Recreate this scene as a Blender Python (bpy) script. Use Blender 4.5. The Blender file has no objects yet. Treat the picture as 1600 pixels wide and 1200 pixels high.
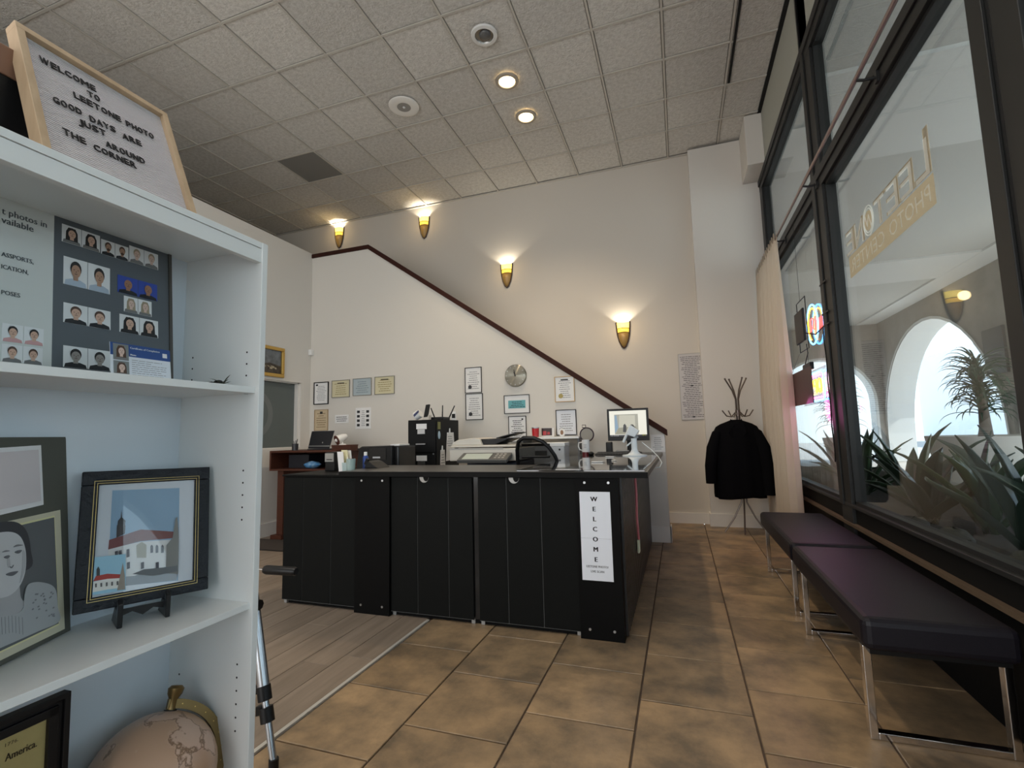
import bpy, bmesh, math, random
from mathutils import Vector, Matrix
random.seed(7)
PI = math.pi
C = bpy.context.scene.collection
S = bpy.context.scene
# ---------------------------------------------------------------- camera, light, exposure
HC = 1.17                                    # camera height; x = across, y = into the room, z = up (metres)
FPX = 756.0
YAW, PIT, ROL = math.radians(18.91), math.radians(5.86), math.radians(-1.43)
_f = Vector((-math.sin(YAW)*math.cos(PIT), math.cos(YAW)*math.cos(PIT), math.sin(PIT)))
_r = Vector((math.cos(YAW), math.sin(YAW), 0)); _u = _r.cross(_f)
CR = math.cos(ROL)*_r + math.sin(ROL)*_u; CU = -math.sin(ROL)*_r + math.cos(ROL)*_u
cam = bpy.data.objects.new('camera', bpy.data.cameras.new('camera')); C.objects.link(cam)
cam.data.sensor_fit = 'HORIZONTAL'; cam.data.sensor_width = 36.0; cam.data.lens = 36.0*FPX/1600.0
cam.data.clip_start = 0.02; cam.data.clip_end = 200
m = Matrix((CR, CU, -_f)).transposed().to_4x4(); m.translation = (0, 0, HC); cam.matrix_world = m
S.camera = cam
S.view_settings.view_transform = 'Standard'; S.view_settings.look = 'None'
S.view_settings.gamma = 1.0; S.view_settings.use_curve_mapping = False
S.view_settings.exposure = 0.0
S.cycles.use_denoising = True
S.cycles.max_bounces = 9; S.cycles.diffuse_bounces = 5; S.cycles.glossy_bounces = 4
S.cycles.transparent_max_bounces = 24; S.cycles.caustics_reflective = False; S.cycles.caustics_refractive = False
S.cycles.sample_clamp_indirect = 4.0

w = bpy.data.worlds.new('sky'); S.world = w; w.use_nodes = True
nt = w.node_tree; bg = nt.nodes['Background']; bg.inputs['Strength'].default_value = 3.2
tc = nt.nodes.new('ShaderNodeTexCoord'); sx = nt.nodes.new('ShaderNodeSeparateXYZ'); rp = nt.nodes.new('ShaderNodeValToRGB')
nt.links.new(tc.outputs['Generated'], sx.inputs[0]); nt.links.new(sx.outputs['Z'], rp.inputs[0]); nt.links.new(rp.outputs[0], bg.inputs['Color'])
rp.color_ramp.elements[0].position = 0.0; rp.color_ramp.elements[0].color = (0.80, 0.92, 1.0, 1)
rp.color_ramp.elements[1].position = 0.8; rp.color_ramp.elements[1].color = (0.45, 0.68, 1.0, 1)

def light(name, kind, loc, energy, color=(1, 1, 1), rot=None, **k):
    d = bpy.data.lights.new(name, kind); d.energy = energy; d.color = color
    for a, b in k.items(): setattr(d, a, b)
    o = bpy.data.objects.new(name, d); C.objects.link(o); o.location = loc
    if rot: o.rotation_euler = rot
    return o
light('sun', 'SUN', (14, 6, 12), 9.0, (1.0, 0.95, 0.88), (0, math.radians(38), math.radians(-18)), angle=0.01)
# daylight from the shop front behind the camera, and an added warm fill for unseen ceiling lamps
light('daylight_rear', 'AREA', (-2.2, -3.7, 1.9), 190, (0.93, 0.965, 1.0), (math.radians(90), 0, 0), shape='RECTANGLE', size=5.5, size_y=3.2)
light('ceiling_fill_light', 'AREA', (-2.2, 0.3, 4.7), 85, (1.0, 0.93, 0.84), (0, 0, 0), shape='RECTANGLE', size=4.0, size_y=1.6)

# ---------------------------------------------------------------- measuring helper: where a line of sight meets a plane
def ray(x, y): return (x-800)/FPX*CR - (y-600)/FPX*CU + _f
def at(x, y, ax, val):
    d = ray(x, y); v = val - (HC if ax == 2 else 0); p = d*(v/d[ax]); return Vector((p.x, p.y, p.z+HC))
def onpl(x, y, o, n):
    d = ray(x, y); o = Vector(o)-Vector((0, 0, HC)); p = d*(o.dot(n)/d.dot(n)); return p+Vector((0, 0, HC))

# ---------------------------------------------------------------- materials
_m = {}
def M(name, col=(.8, .8, .8), rough=.5, metal=0, emit=None, es=1.0, noise=None, bump=None, var=0, trans=0, coat=0, stretch=None, spec=None, alpha=1):
    if name in _m: return _m[name]
    a = bpy.data.materials.new(name); a.use_nodes = True; t = a.node_tree; b = t.nodes['Principled BSDF']; L = t.links
    b.inputs['Base Color'].default_value = (*col, 1); b.inputs['Roughness'].default_value = rough; b.inputs['Metallic'].default_value = metal
    if trans: b.inputs['Transmission Weight'].default_value = trans
    if coat: b.inputs['Coat Weight'].default_value = coat; b.inputs['Coat Roughness'].default_value = .05
    if spec is not None: b.inputs['Specular IOR Level'].default_value = spec
    if alpha < 1: b.inputs['Alpha'].default_value = alpha
    if emit: b.inputs['Emission Color'].default_value = (*emit, 1); b.inputs['Emission Strength'].default_value = es
    co = None
    if noise or bump:
        tcn = t.nodes.new('ShaderNodeTexCoord'); mp = t.nodes.new('ShaderNodeMapping'); L.new(tcn.outputs['Object'], mp.inputs[0])
        if stretch: mp.inputs['Scale'].default_value = stretch
        co = mp.outputs[0]
    if noise:
        sc, c2, det = noise
        n = t.nodes.new('ShaderNodeTexNoise'); n.inputs['Scale'].default_value = sc; n.inputs['Detail'].default_value = det; n.inputs['Roughness'].default_value = .65
        L.new(co, n.inputs['Vector'])
        r = t.nodes.new('ShaderNodeValToRGB'); r.color_ramp.elements[0].position = .36; r.color_ramp.elements[1].position = .62
        r.color_ramp.elements[0].color = (*c2, 1); r.color_ramp.elements[1].color = (*col, 1)
        L.new(n.outputs[0], r.inputs[0]); out = r.outputs[0]
    else:
        rg = t.nodes.new('ShaderNodeRGB'); rg.outputs[0].default_value = (*col, 1); out = rg.outputs[0]
    if var:
        oi = t.nodes.new('ShaderNodeObjectInfo'); mr = t.nodes.new('ShaderNodeMapRange'); mr.inputs['To Min'].default_value = 1-var; mr.inputs['To Max'].default_value = 1+var
        L.new(oi.outputs['Random'], mr.inputs[0]); hs = t.nodes.new('ShaderNodeHueSaturation'); L.new(mr.outputs[0], hs.inputs['Value']); L.new(out, hs.inputs['Color']); out = hs.outputs[0]
        if co:
            cb = t.nodes.new('ShaderNodeVectorMath'); cb.operation = 'SCALE'; cc = t.nodes.new('ShaderNodeCombineXYZ'); L.new(oi.outputs['Random'], cc.inputs[0]); L.new(oi.outputs['Random'], cc.inputs[1])
            cb.inputs['Scale'].default_value = 30; L.new(cc.outputs[0], cb.inputs[0]); L.new(cb.outputs[0], mp.inputs['Location'])
    if noise or var: L.new(out, b.inputs['Base Color'])
    if bump:
        sc, st = bump; n2 = t.nodes.new('ShaderNodeTexNoise'); n2.inputs['Scale'].default_value = sc; n2.inputs['Detail'].default_value = 4; L.new(co, n2.inputs['Vector'])
        bp = t.nodes.new('ShaderNodeBump'); bp.inputs['Strength'].default_value = st; bp.inputs['Distance'].default_value = .01
        L.new(n2.outputs[0], bp.inputs['Height']); L.new(bp.outputs[0], b.inputs['Normal'])
    _m[name] = a; return a

def pane_mat(name, tint, refl=1.0, rough=0.0):
    """thin window glass: clear seen straight on, mirror-like at a grazing angle (Schlick)"""
    a = bpy.data.materials.new(name); a.use_nodes = True; t = a.node_tree; t.nodes.clear(); L = t.links
    g = t.nodes.new('ShaderNodeNewGeometry'); d = t.nodes.new('ShaderNodeVectorMath'); d.operation = 'DOT_PRODUCT'
    L.new(g.outputs['Incoming'], d.inputs[0]); L.new(g.outputs['Normal'], d.inputs[1])
    def mth(op, x, y=None):
        n = t.nodes.new('ShaderNodeMath'); n.operation = op
        for i, q in enumerate((x, y)):
            if q is None: continue
            if isinstance(q, (int, float)): n.inputs[i].default_value = q
            else: L.new(q, n.inputs[i])
        return n.outputs[0]
    c = mth('ABSOLUTE', d.outputs['Value']); k = mth('POWER', mth('SUBTRACT', 1.0, c), 5.0)
    r = mth('MULTIPLY', mth('ADD', mth('MULTIPLY', k, .96), .04), refl)
    tr = t.nodes.new('ShaderNodeBsdfTransparent'); tr.inputs[0].default_value = (*tint, 1)
    gl = t.nodes.new('ShaderNodeBsdfGlossy'); gl.inputs['Roughness'].default_value = rough
    mx = t.nodes.new('ShaderNodeMixShader'); o = t.nodes.new('ShaderNodeOutputMaterial')
    L.new(r, mx.inputs[0]); L.new(tr.outputs[0], mx.inputs[1]); L.new(gl.outputs[0], mx.inputs[2]); L.new(mx.outputs[0], o.inputs[0]); return a

def film_mat(name, col, a0):
    a = bpy.data.materials.new(name); a.use_nodes = True; t = a.node_tree; t.nodes.clear(); L = t.links
    tr = t.nodes.new('ShaderNodeBsdfTransparent'); df = t.nodes.new('ShaderNodeBsdfDiffuse'); df.inputs[0].default_value = (*col, 1)
    tl = t.nodes.new('ShaderNodeBsdfTranslucent'); tl.inputs[0].default_value = (*col, 1); ad = t.nodes.new('ShaderNodeMixShader'); ad.inputs[0].default_value = .6
    mx = t.nodes.new('ShaderNodeMixShader'); mx.inputs[0].default_value = a0; o = t.nodes.new('ShaderNodeOutputMaterial')
    L.new(df.outputs[0], ad.inputs[1]); L.new(tl.outputs[0], ad.inputs[2]); L.new(tr.outputs[0], mx.inputs[1]); L.new(ad.outputs[0], mx.inputs[2]); L.new(mx.outputs[0], o.inputs[0]); return a

WALL = M('wall_paint', (.66, .61, .545), .75, bump=(90, .05))
WALLW = M('wall_paint_white', (.73, .695, .645), .75, bump=(90, .05))
TRIMW = M('trim_paint', (.76, .73, .69), .45)
GRID = M('ceiling_grid_metal', (.56, .53, .48), .5)
CTILE = M('acoustic_tile', (.70, .68, .645), .9, noise=(26, (.56, .54, .505), 5), bump=(55, .9), var=.07)
VENT = M('grey_vent_tile', (.22, .215, .205), .8)
FTILE = M('stone_tile', (.385, .262, .148), .42, noise=(3.6, (.150, .112, .074), 13), bump=(14, .25), var=.13)
GROUT = M('grout', (.10, .07, .05), .9)
PLANK = M('laminate_plank', (.275, .218, .170), .48, noise=(6, (.20, .158, .122), 8), var=.09, stretch=(3, .25, 1))
BLK = M('black_laminate', (.004, .004, .004), .5, spec=.12)
BLKP = M('black_panel', (.0062, .0068, .0065), .55, spec=.10)
BLKM = M('black_plastic', (.006, .006, .0065), .4, spec=.3)
BLKF = M('black_frame', (.008, .007, .007), .4, spec=.3)
DKBR = M('cap_wood', (.045, .014, .009), .6, spec=.15, noise=(9, (.035, .012, .009), 4), stretch=(.6, 6, 6))
BRWD = M('desk_wood', (.085, .026, .014), .5, spec=.3, noise=(6, (.07, .024, .014), 5), stretch=(1, 6, 6))
ALU = M('window_frame_metal', (.018, .019, .019), .45, spec=.35)
ALUB = M('bronze_edge', (.075, .05, .035), .5)
CHR = M('chrome', (.75, .73, .72), .12, metal=1)
SIL = M('brushed_silver', (.55, .56, .57), .3, metal=1)
WHT = M('white_laminate', (.80, .81, .80), .4)
WPL = M('white_plastic', (.8, .8, .79), .35)
PAP = M('paper', (.82, .81, .80), .8)
INK = M('ink', (.02, .02, .022), .7)
INKG = M('grey_ink', (.30, .30, .31), .8)
GOLD = M('gold_frame', (.62, .40, .12), .3, metal=.9)
GLASSM = pane_mat('window_glass', (.86, .89, .88), 1.2)

# ---------------------------------------------------------------- mesh helpers
class MB:
    def __init__(s, T=None): s.v = []; s.f = []; s.mi = []; s.sm = []; s.T = T or Matrix(); s.m = 0
    def add(s, vs, fs, smooth=False):
        k = len(s.v); s.v += [s.T @ Vector(p) for p in vs]
        for f in fs: s.f.append([k+i for i in f]); s.mi.append(s.m); s.sm.append(smooth)
        return s
    def box(s, x0, x1, y0, y1, z0, z1, cuts=None):
        vs = [(x, y, z) for z in (z0, z1) for y in (y0, y1) for x in (x0, x1)]
        return s.add(vs, [(0, 2, 3, 1), (4, 5, 7, 6), (0, 1, 5, 4), (2, 6, 7, 3), (0, 4, 6, 2), (1, 3, 7, 5)])
    def obox(s, o, u, v, n):
        o, u, v, n = map(Vector, (o, u, v, n)); P = [o+a*u+b*v+c*n for c in (0, 1) for b in (0, 1) for a in (0, 1)]
        return s.add(P, [(0, 2, 3, 1), (4, 5, 7, 6), (0, 1, 5, 4), (2, 6, 7, 3), (0, 4, 6, 2), (1, 3, 7, 5)])
    def prism(s, pts, d):
        n = len(pts); d = Vector(d); P = [Vector(p) for p in pts]; Q = [p+d for p in P]
        return s.add(P+Q, [tuple(range(n))[::-1], tuple(range(n, 2*n))]+[(i, (i+1) % n, n+(i+1) % n, n+i) for i in range(n)])
    def tube(s, path, r, k=8, cap=True, closed=False):
        P = [Vector(p) for p in path]; n = len(P); rs = r if isinstance(r, (list, tuple)) else [r]*n; vs = []; up = None
        for i, p in enumerate(P):
            a = P[(i-1) % n] if (i or closed) else p; b = P[(i+1) % n] if (i < n-1 or closed) else p; t = (b-a).normalized()
            if up is None: up = Vector((0, 0, 1)) if abs(t.z) < .9 else Vector((1, 0, 0))
            e = t.cross(up).normalized(); g = e.cross(t).normalized(); up = g
            for j in range(k): an = 2*PI*j/k; vs.append(p+(e*math.cos(an)+g*math.sin(an))*rs[i])
        fs = []
        for i in range(n if closed else n-1):
            for j in range(k): a = i*k; b = ((i+1) % n)*k; fs.append((a+j, a+(j+1) % k, b+(j+1) % k, b+j))
        if cap and not closed: fs += [tuple(range(k))[::-1], tuple((n-1)*k+j for j in range(k))]
        return s.add(vs, fs, True)
    def cyl(s, a, b, r, k=16, r2=None): return s.tube([a, b], [r, r if r2 is None else r2], k)
    def lathe(s, prof, k=24, c=(0, 0, 0), smooth=True):
        c = Vector(c); vs = [c+Vector((r*math.cos(2*PI*j/k), r*math.sin(2*PI*j/k), z)) for r, z in prof for j in range(k)]
        fs = [(i*k+j, i*k+(j+1) % k, (i+1)*k+(j+1) % k, (i+1)*k+j) for i in range(len(prof)-1) for j in range(k)]
        return s.add(vs, fs, smooth)
    def disc(s, c, n, r, th, k=24):
        c = Vector(c); n = Vector(n).normalized(); return s.tube([c, c+n*th], r, k)
    def ball(s, c, r, k=16, sc=(1, 1, 1)):
        m_ = k//2; s0 = s.T; s.T = s.T @ Matrix.Translation(c) @ Matrix.Diagonal((*sc, 1))
        s.lathe([(max(1e-4, r*math.sin(PI*i/m_)), -r*math.cos(PI*i/m_)) for i in range(m_+1)], k); s.T = s0; return s
    def grid(s, fn, nu, nv, smooth=True):
        vs = [fn(i/nu, j/nv) for j in range(nv+1) for i in range(nu+1)]
        return s.add(vs, [(j*(nu+1)+i, j*(nu+1)+i+1, (j+1)*(nu+1)+i+1, (j+1)*(nu+1)+i) for j in range(nv) for i in range(nu)], smooth)
    def mesh(s, mats):
        me = bpy.data.meshes.new('m'); me.from_pydata([tuple(p) for p in s.v], [], s.f)
        for q in (mats if isinstance(mats, (list, tuple)) else [mats]): me.materials.append(q)
        me.polygons.foreach_set('material_index', s.mi); me.polygons.foreach_set('use_smooth', s.sm); me.update()
        if any(s.sm):
            try: me.set_sharp_from_angle(angle=math.radians(40))
            except Exception: pass
        return me

def props(o, label=None, cat=None, group=None, kind=None):
    if label: o['label'] = label
    if cat: o['category'] = cat
    if group: o['group'] = group
    if kind: o['kind'] = kind
    return o
def worldloc(o):
    v = Vector((0, 0, 0))
    while o: v += o.location; o = o.parent
    return v
def build(mb, name, mats, parent=None, bevel=0, solid=0, **k):
    me = mb.mesh(mats); o = bpy.data.objects.new(name, me); C.objects.link(o)
    if parent: o.parent = parent; o.location = -worldloc(parent)
    elif k.get('kind') != 'structure' and mb.v:
        xs = [p.x for p in mb.v]; ys = [p.y for p in mb.v]; zs = [p.z for p in mb.v]
        c = Vector(((min(xs)+max(xs))/2, (min(ys)+max(ys))/2, min(zs))); me.transform(Matrix.Translation(-c)); o.location = c
    if solid: q = o.modifiers.new('s', 'SOLIDIFY'); q.thickness = solid; q.offset = 0
    if bevel: q = o.modifiers.new('b', 'BEVEL'); q.width = bevel; q.segments = 3; q.limit_method = 'ANGLE'
    return props(o, **k)
def box(name, mats, x0, x1, y0, y1, z0, z1, parent=None, **k): return build(MB().box(x0, x1, y0, y1, z0, z1), name, mats, parent, **k)
def thing(name, label, cat, loc=(0, 0, 0), group=None):
    o = bpy.data.objects.new(name, None); C.objects.link(o); o.location = loc; o.empty_display_size = .1; return props(o, label, cat, group)
def dup(o, parent=None):
    c = o.copy(); C.objects.link(c); c.parent = parent
    for ch in list(o.children): dup(ch, c)
    return c
_tc = {}
def text_mesh(s):
    if s not in _tc:
        cu = bpy.data.curves.new('t', 'FONT'); cu.body = s; cu.size = 1; cu.resolution_u = 2; cu.align_x = 'LEFT'
        o = bpy.data.objects.new('t', cu); me = bpy.data.meshes.new_from_object(o)
        _tc[s] = ([v.co.copy() for v in me.vertices], [tuple(p.vertices) for p in me.polygons]); bpy.data.objects.remove(o); bpy.data.curves.remove(cu)
    return _tc[s]
def text(mb, s, o, u, v, h, n=None, d=0, width=None, align='l', bold=0):
    """lettering of cap height h from o along unit u, up v; stretched to width if given; d lifts it off along n"""
    vs, fs = text_mesh(s)
    if not vs: return
    xs = [p.x for p in vs]; x0 = min(xs); wd = max(xs)-x0; sc = h/.7; sx = sc if width is None else width/wd
    off = {'l': 0, 'c': -wd*sx/2, 'r': -wd*sx}[align]; o = Vector(o)+(Vector(n)*d if n is not None else Vector())
    for k in ([0] if not bold else [-bold, 0, bold]):
        mb.add([o+u*((p.x-x0)*sx+off+k)+v*(p.y*sc)+(Vector(n)*(abs(k)*.02) if n is not None else Vector()) for p in vs], fs)
def lines(mb, o, u, v, n, w_, h_, k, seed=0, th=.32, align='c', d=.0012):
    """k rows of unreadable small print"""
    R = random.Random(seed); st = h_/k
    for i in range(k):
        ww = w_*R.uniform(.55, 1); s0 = (w_-ww)/2 if align == 'c' else 0; a = s0
        while a < s0+ww-.1*w_*.2:
            b = min(s0+ww, a+w_*R.uniform(.06, .2)); mb.obox(o+u*a+v*(h_-(i+.75)*st), u*(b-a), v*st*th, n*d); a = b+w_*.025
X_, Y_, Z_ = Vector((1, 0, 0)), Vector((0, 1, 0)), Vector((0, 0, 1))
# ---------------------------------------------------------------- the setting
ST = dict(kind='structure')
CZ, BY, SY, LX, WX = 4.815, 6.58, 5.43, -4.83, 1.10       # ceiling, back wall, stair wall, left wall, window wall
TX = [.61*(i-5.9094) for i in range(-4, 8)]; TY = [.61*(i+4.7318) for i in range(-5, 4+1)]
# floor: subfloor slab, stone tiles in running bond, laminate planks, metal strip between them
floor = box('floor', GROUT, -9, 1.25, -4, BY, -.12, -.008, **ST)
tile_me = {}
def tile_part(name, x0, x1, y0, y1, z0, z1, mat, parent, bev=.0022):
    k = (name, round(x1-x0, 3), round(y1-y0, 3))
    if k not in tile_me:
        mb = MB(); a, b = (x1-x0)/2, (y1-y0)/2; t = bev
        mb.add([(-a, -b, z0), (a, -b, z0), (a, b, z0), (-a, b, z0), (-a, -b, z1-t), (a, -b, z1-t), (a, b, z1-t), (-a, b, z1-t),
                (-a+t, -b+t, z1), (a-t, -b+t, z1), (a-t, b-t, z1), (-a+t, b-t, z1)],
               [(0, 3, 2, 1), (0, 1, 5, 4), (1, 2, 6, 5), (2, 3, 7, 6), (3, 0, 4, 7), (4, 5, 9, 8), (5, 6, 10, 9), (6, 7, 11, 10), (7, 4, 8, 11), (8, 9, 10, 11)])
        tile_me[k] = mb.mesh(mat)
    o = bpy.data.objects.new(name, tile_me[k]); C.objects.link(o); o.parent = parent; o.location = ((x0+x1)/2, (y0+y1)/2, 0); return o
FX = [-1.572, -1.139, -.686, -.232, .221, .675, 1.125]; P_ = .4572
for c in range(6):
    y = (2.063 if c % 2 == 0 else 1.841)-P_*3
    while y < BY-.02:
        y1 = min(y+P_, BY)
        if not (FX[c+1] < -.2 and y > 5.5): tile_part('stone_tile', FX[c]+.004, FX[c+1]-.004, y+.004, y1-.004, -.01, random.uniform(-.0008, .0008), FTILE, floor)
        y += P_
px_ = -1.60
for c in range(18):
    y = .2-random.random()*1.2
    while y < 5.4:
        a, b = max(y, .1), min(y+1.22, 5.43)
        if b > a+.05: tile_part('laminate_plank', px_-.178, px_-.0015, a+.001, b-.001, -.01, 0, PLANK, floor, .0012)
        y += 1.22
    px_ -= .18
build(MB().box(-1.597, -1.578, .1, 2.868, -.01, .004), 'trim_1', M('floor_strip', (.75, .72, .66), .3, metal=.4), bevel=.002, **ST)
box('floor_near', M('floor_plain', (.33, .25, .18), .5), -9, 1.12, -4, .2, -.01, -.002, parent=None, **ST)
# walls
build(MB().box(-9, WX+.1, BY, BY+.15, 0, CZ+.1), 'wall_back', WALL, **ST)
box('wall_pier', WALLW, .30, 1.135, 6.43, BY, 0, CZ-.02, **ST)
ce_x = -3.88
def zc(x): return 3.79 if x < ce_x else 3.79+(x-ce_x)*(3.79-1.19)/(ce_x+.156)
mb = MB(); mb.prism([(LX, SY, 0), (-.156, SY, 0), (-.156, SY, zc(-.156)-.045), (ce_x-.01, SY, 3.745), (LX, SY, 3.745)], (0, .13, 0)); build(mb, 'wall_stair', M('stair_wall_paint', (.70, .665, .61), .75, bump=(90, .05)), **ST)
mb = MB(); t_ = .055
mb.prism([(LX-.15, SY-.02, 3.79), (ce_x, SY-.02, 3.79), (-.13, SY-.02, zc(-.13)), (-.13, SY-.02, zc(-.13)-t_*1.2), (ce_x-.02, SY-.02, 3.79-t_), (LX-.15, SY-.02, 3.79-t_)][::-1], (0, .17, 0))
build(mb, 'trim_2', DKBR, bevel=.004, **ST)
mb = MB()
for i in range(15): mb.box(-.42-.25*(i+1), -.42-.25*i, SY+.13, BY, 0 if i < 3 else .17*(i-2), .17*(i+1))
build(mb, 'stairs', M('stair_carpet', (.22, .18, .15), .9), **ST)
# left wall with the frosted window
wy0, wy1, wz0, wz1 = 4.02, 5.255, 1.055, 1.925
mb = MB(); a, b = LX-.15, LX
mb.box(a, b, -4, wy0, 0, 3.80); mb.box(a, b, wy1, SY+.13, 0, 3.80); mb.box(a, b, wy0, wy1, 0, wz0); mb.box(a, b, wy0, wy1, wz1, 3.80)
build(mb, 'wall_left', WALLW, **ST)
box('wall_landing', M('dark_landing', (.30, .28, .26), .8), -9, -8.9, -4, BY, 0, CZ, **ST)
box('floor_landing', WALL, -9, LX-.15, -4, BY, 3.45, 3.62, **ST)
box('wall_rear', WALLW, -9, WX+.1, -4.1, -4, 0, CZ, **ST)
win = box('window_1', M('frosted_glass', (.115, .135, .13), .35), LX-.10, LX-.09, wy0, wy1, wz0, wz1, **ST)
mb = MB(); e = .022
mb.box(LX-.09, LX-.035, wy1-e, wy1, wz0, wz1); mb.box(LX-.09, LX-.035, wy0, wy0+e, wz0, wz1); mb.box(LX-.09, LX-.035, wy0, wy1, wz0, wz0+e*.6); mb.box(LX-.09, LX-.035, wy0, wy1, wz1-e*.6, wz1)
build(mb, 'window_frame', TRIMW, win)
mb = MB()                                    # etched ring and hook mark on the frosted pane
rc = Vector((LX-.088, 4.56, 1.49))
def arcband(r0, r1, a0, a1, n=40): return [(rc+Vector((0, r*math.cos(a), r*math.sin(a)))) for r, rng in ((r1, range(n+1)), (r0, range(n, -1, -1))) for a in [math.radians(a0+(a1-a0)*i/n) for i in rng]]
ab = arcband(.235, .31, -175, 150); n_ = len(ab)//2
mb.add(ab, [(i, i+1, 2*n_-2-i, 2*n_-1-i) for i in range(n_-1)])
mb.add([rc+Vector((0, y, z)) for y, z in ((-.3, .07), (.13, .07), (.13, -.04), (.06, -.15), (.06, 0), (-.3, 0))], [(0, 1, 2, 3, 4, 5)])
build(mb, 'etched_mark', M('etched', (.17, .185, .18), .5), win)
# baseboards
BB = TRIMW
box('baseboard_back', BB, -.40, .30, BY-.018, BY, 0, .13, **ST); box('baseboard_pier', BB, .285, 1.12, 6.412, 6.43, 0, .15, **ST)
box('baseboard_pier_side', BB, .283, .30, 6.43, BY, 0, .15, **ST)
box('baseboard_left', BB, LX, LX+.02, -4, SY, 0, .16, **ST)
mb = MB(); mb.box(LX, -.14, SY-.018, SY, 0, .165); mb.box(-.156, -.138, SY-.018, SY+.145, 0, .165); build(mb, 'baseboard_stair', BB, bevel=.004, **ST)
# ceiling
ceil = box('ceiling', M('ceiling_void', (.25, .24, .22), .9), -9, WX+.1, -4, BY, CZ+.03, CZ+.15, **ST)
def tiles_ceiling():
    xs = sorted([.61*(i-5.9094) for i in range(-8, 9)]); ys = [.61*(i+4.7318) for i in range(-7, 6)]
    g = MB(); e = .010
    for x in xs: g.box(x-e, x+e, -.1, BY, CZ-.002, CZ+.012)
    for y in ys: g.box(xs[0], WX, y-e, y+e, CZ-.0015, CZ+.012)
    g.box(xs[0], WX, BY-.03, BY, CZ-.003, CZ+.012)
    build(g, 'ceiling_grid', GRID, ceil)
    s0 = MB(); s0.box(xs[-1-1]+.022, xs[-1-1]+.045, 1.0, 5.30, CZ-.004, CZ+.02); build(s0, 'slot_vent', M('slot_black', (.005, .005, .005), .9), ceil)
    s1 = MB(); s1.box(1.062, 1.10, -.1, 5.98, CZ-.006, CZ); build(s1, 'edge_shadow_gap', M('slot_black', ()), ceil)
    k = 0
    for i in range(len(xs)):
        for j in range(len(ys)):
            x0, y0 = xs[i]+.016, ys[j]+.016; x1 = min(xs[i]+.594, 1.06); y1 = min(ys[j]+.594, BY)
            if x1-x0 < .1 or y1-y0 < .1: continue
            vent = abs((x0+x1)/2+4.52) < .2 and abs((y0+y1)/2-4.98) < .3
            if vent: box('vent_tile', VENT, x0, x1, y0, y1, CZ+.004, CZ+.016, ceil)
            else:
                o = tile_part('ceiling_tile', x0, x1, y0, y1, 0, .012, CTILE, ceil, 0); o.location.z = CZ+.006+random.uniform(0, .004)
tiles_ceiling()
box('trim_3', M('header_paint', (.44, .45, .40), .8), WX, WX+.12, -4, 6.43, 4.20, CZ, **ST)
build(MB().box(.915, 1.10, 5.95, 6.43, 4.20, CZ-.01), 'ceiling_bulkhead', WALLW, bevel=.006, **ST)
# window wall: sill, frames, transoms, panes
sill = box('sill', M('sill_black', (.006, .006, .006), .6, spec=.15), WX+.02, WX+.16, -4, 6.43, 0, .60, **ST)
box('sill_cap', ALU, WX-.005, WX+.14, -4, 6.43, .60, .623, sill, bevel=.003)
box('sill_strip', M('strip_wood', (.10, .068, .042), .6), 1.088, WX+.02, 1.2, 6.4, .47, .49, sill)
def frame_window(name, y0, y1):
    """one bay between two mullions: lower, middle and upper pane with their own stops"""
    f = MB(); e = .022
    for a, b in ((.623, 2.96), (3.095, 4.07)):
        for q in ((y0, y0+e), (y1-e, y1)): f.box(WX+.02, WX+.085, q[0], q[1], a, b)
        f.box(WX+.02, WX+.085, y0, y1, a, a+e); f.box(WX+.02, WX+.085, y0, y1, b-e, b)
    o = build(f, name, ALU, None, **ST)
    for a, b in ((.63, 2.95), (3.10, 4.065)):
        build(MB().box(WX+.052, WX+.058, y0+.004, y1-.004, a, b), 'pane', GLASSM, o)
    return o
bays = [(4.236, 6.28), (2.116, 4.01), (.05, 1.88), (-1.98, -.1), (-3.95, -2.1)]
for i, (a, b) in enumerate(bays): frame_window('window_%d' % (i+2), a, b)
def mull(i, a, b):
    mb = MB(); mb.box(WX, WX+.075, a, b, 0, CZ if i == 0 else 4.2)
    if b-a > .15:
        mm = (a+b)/2+.02; mb.m = 1; mb.box(WX-.001, WX+.01, mm-.008, mm+.008, .6, 4.2)
        mb.m = 0; mb.box(WX-.012, WX, mm+.012, b, .6, 4.2)
    build(mb, 'trim_%d' % (4+i), [ALU, M('slot_black', ())], bevel=.003, **ST)
for i, (a, b) in enumerate([(4.01, 4.236), (1.88, 2.116), (-.1, .05), (-2.1, -1.98), (6.28, 6.43)]): mull(i, a, b)
mb = MB(); mb.box(WX-.002, WX+.065, -4, 6.43, 2.96, 3.095); mb.box(WX-.014, WX, -4, 6.43, 3.03, 3.095); build(mb, 'trim_9', ALU, bevel=.003, **ST)
mb = MB(); mb.box(WX-.002, WX+.075, -4, 6.43, 4.06, 4.20); mb.box(WX-.014, WX, -4, 6.43, 4.13, 4.20); build(mb, 'trim_10', ALU, bevel=.003, **ST)
box('trim_11', BLKM, WX-.012, WX, 4.205, 4.236, 4.2, CZ, **ST)
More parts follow.
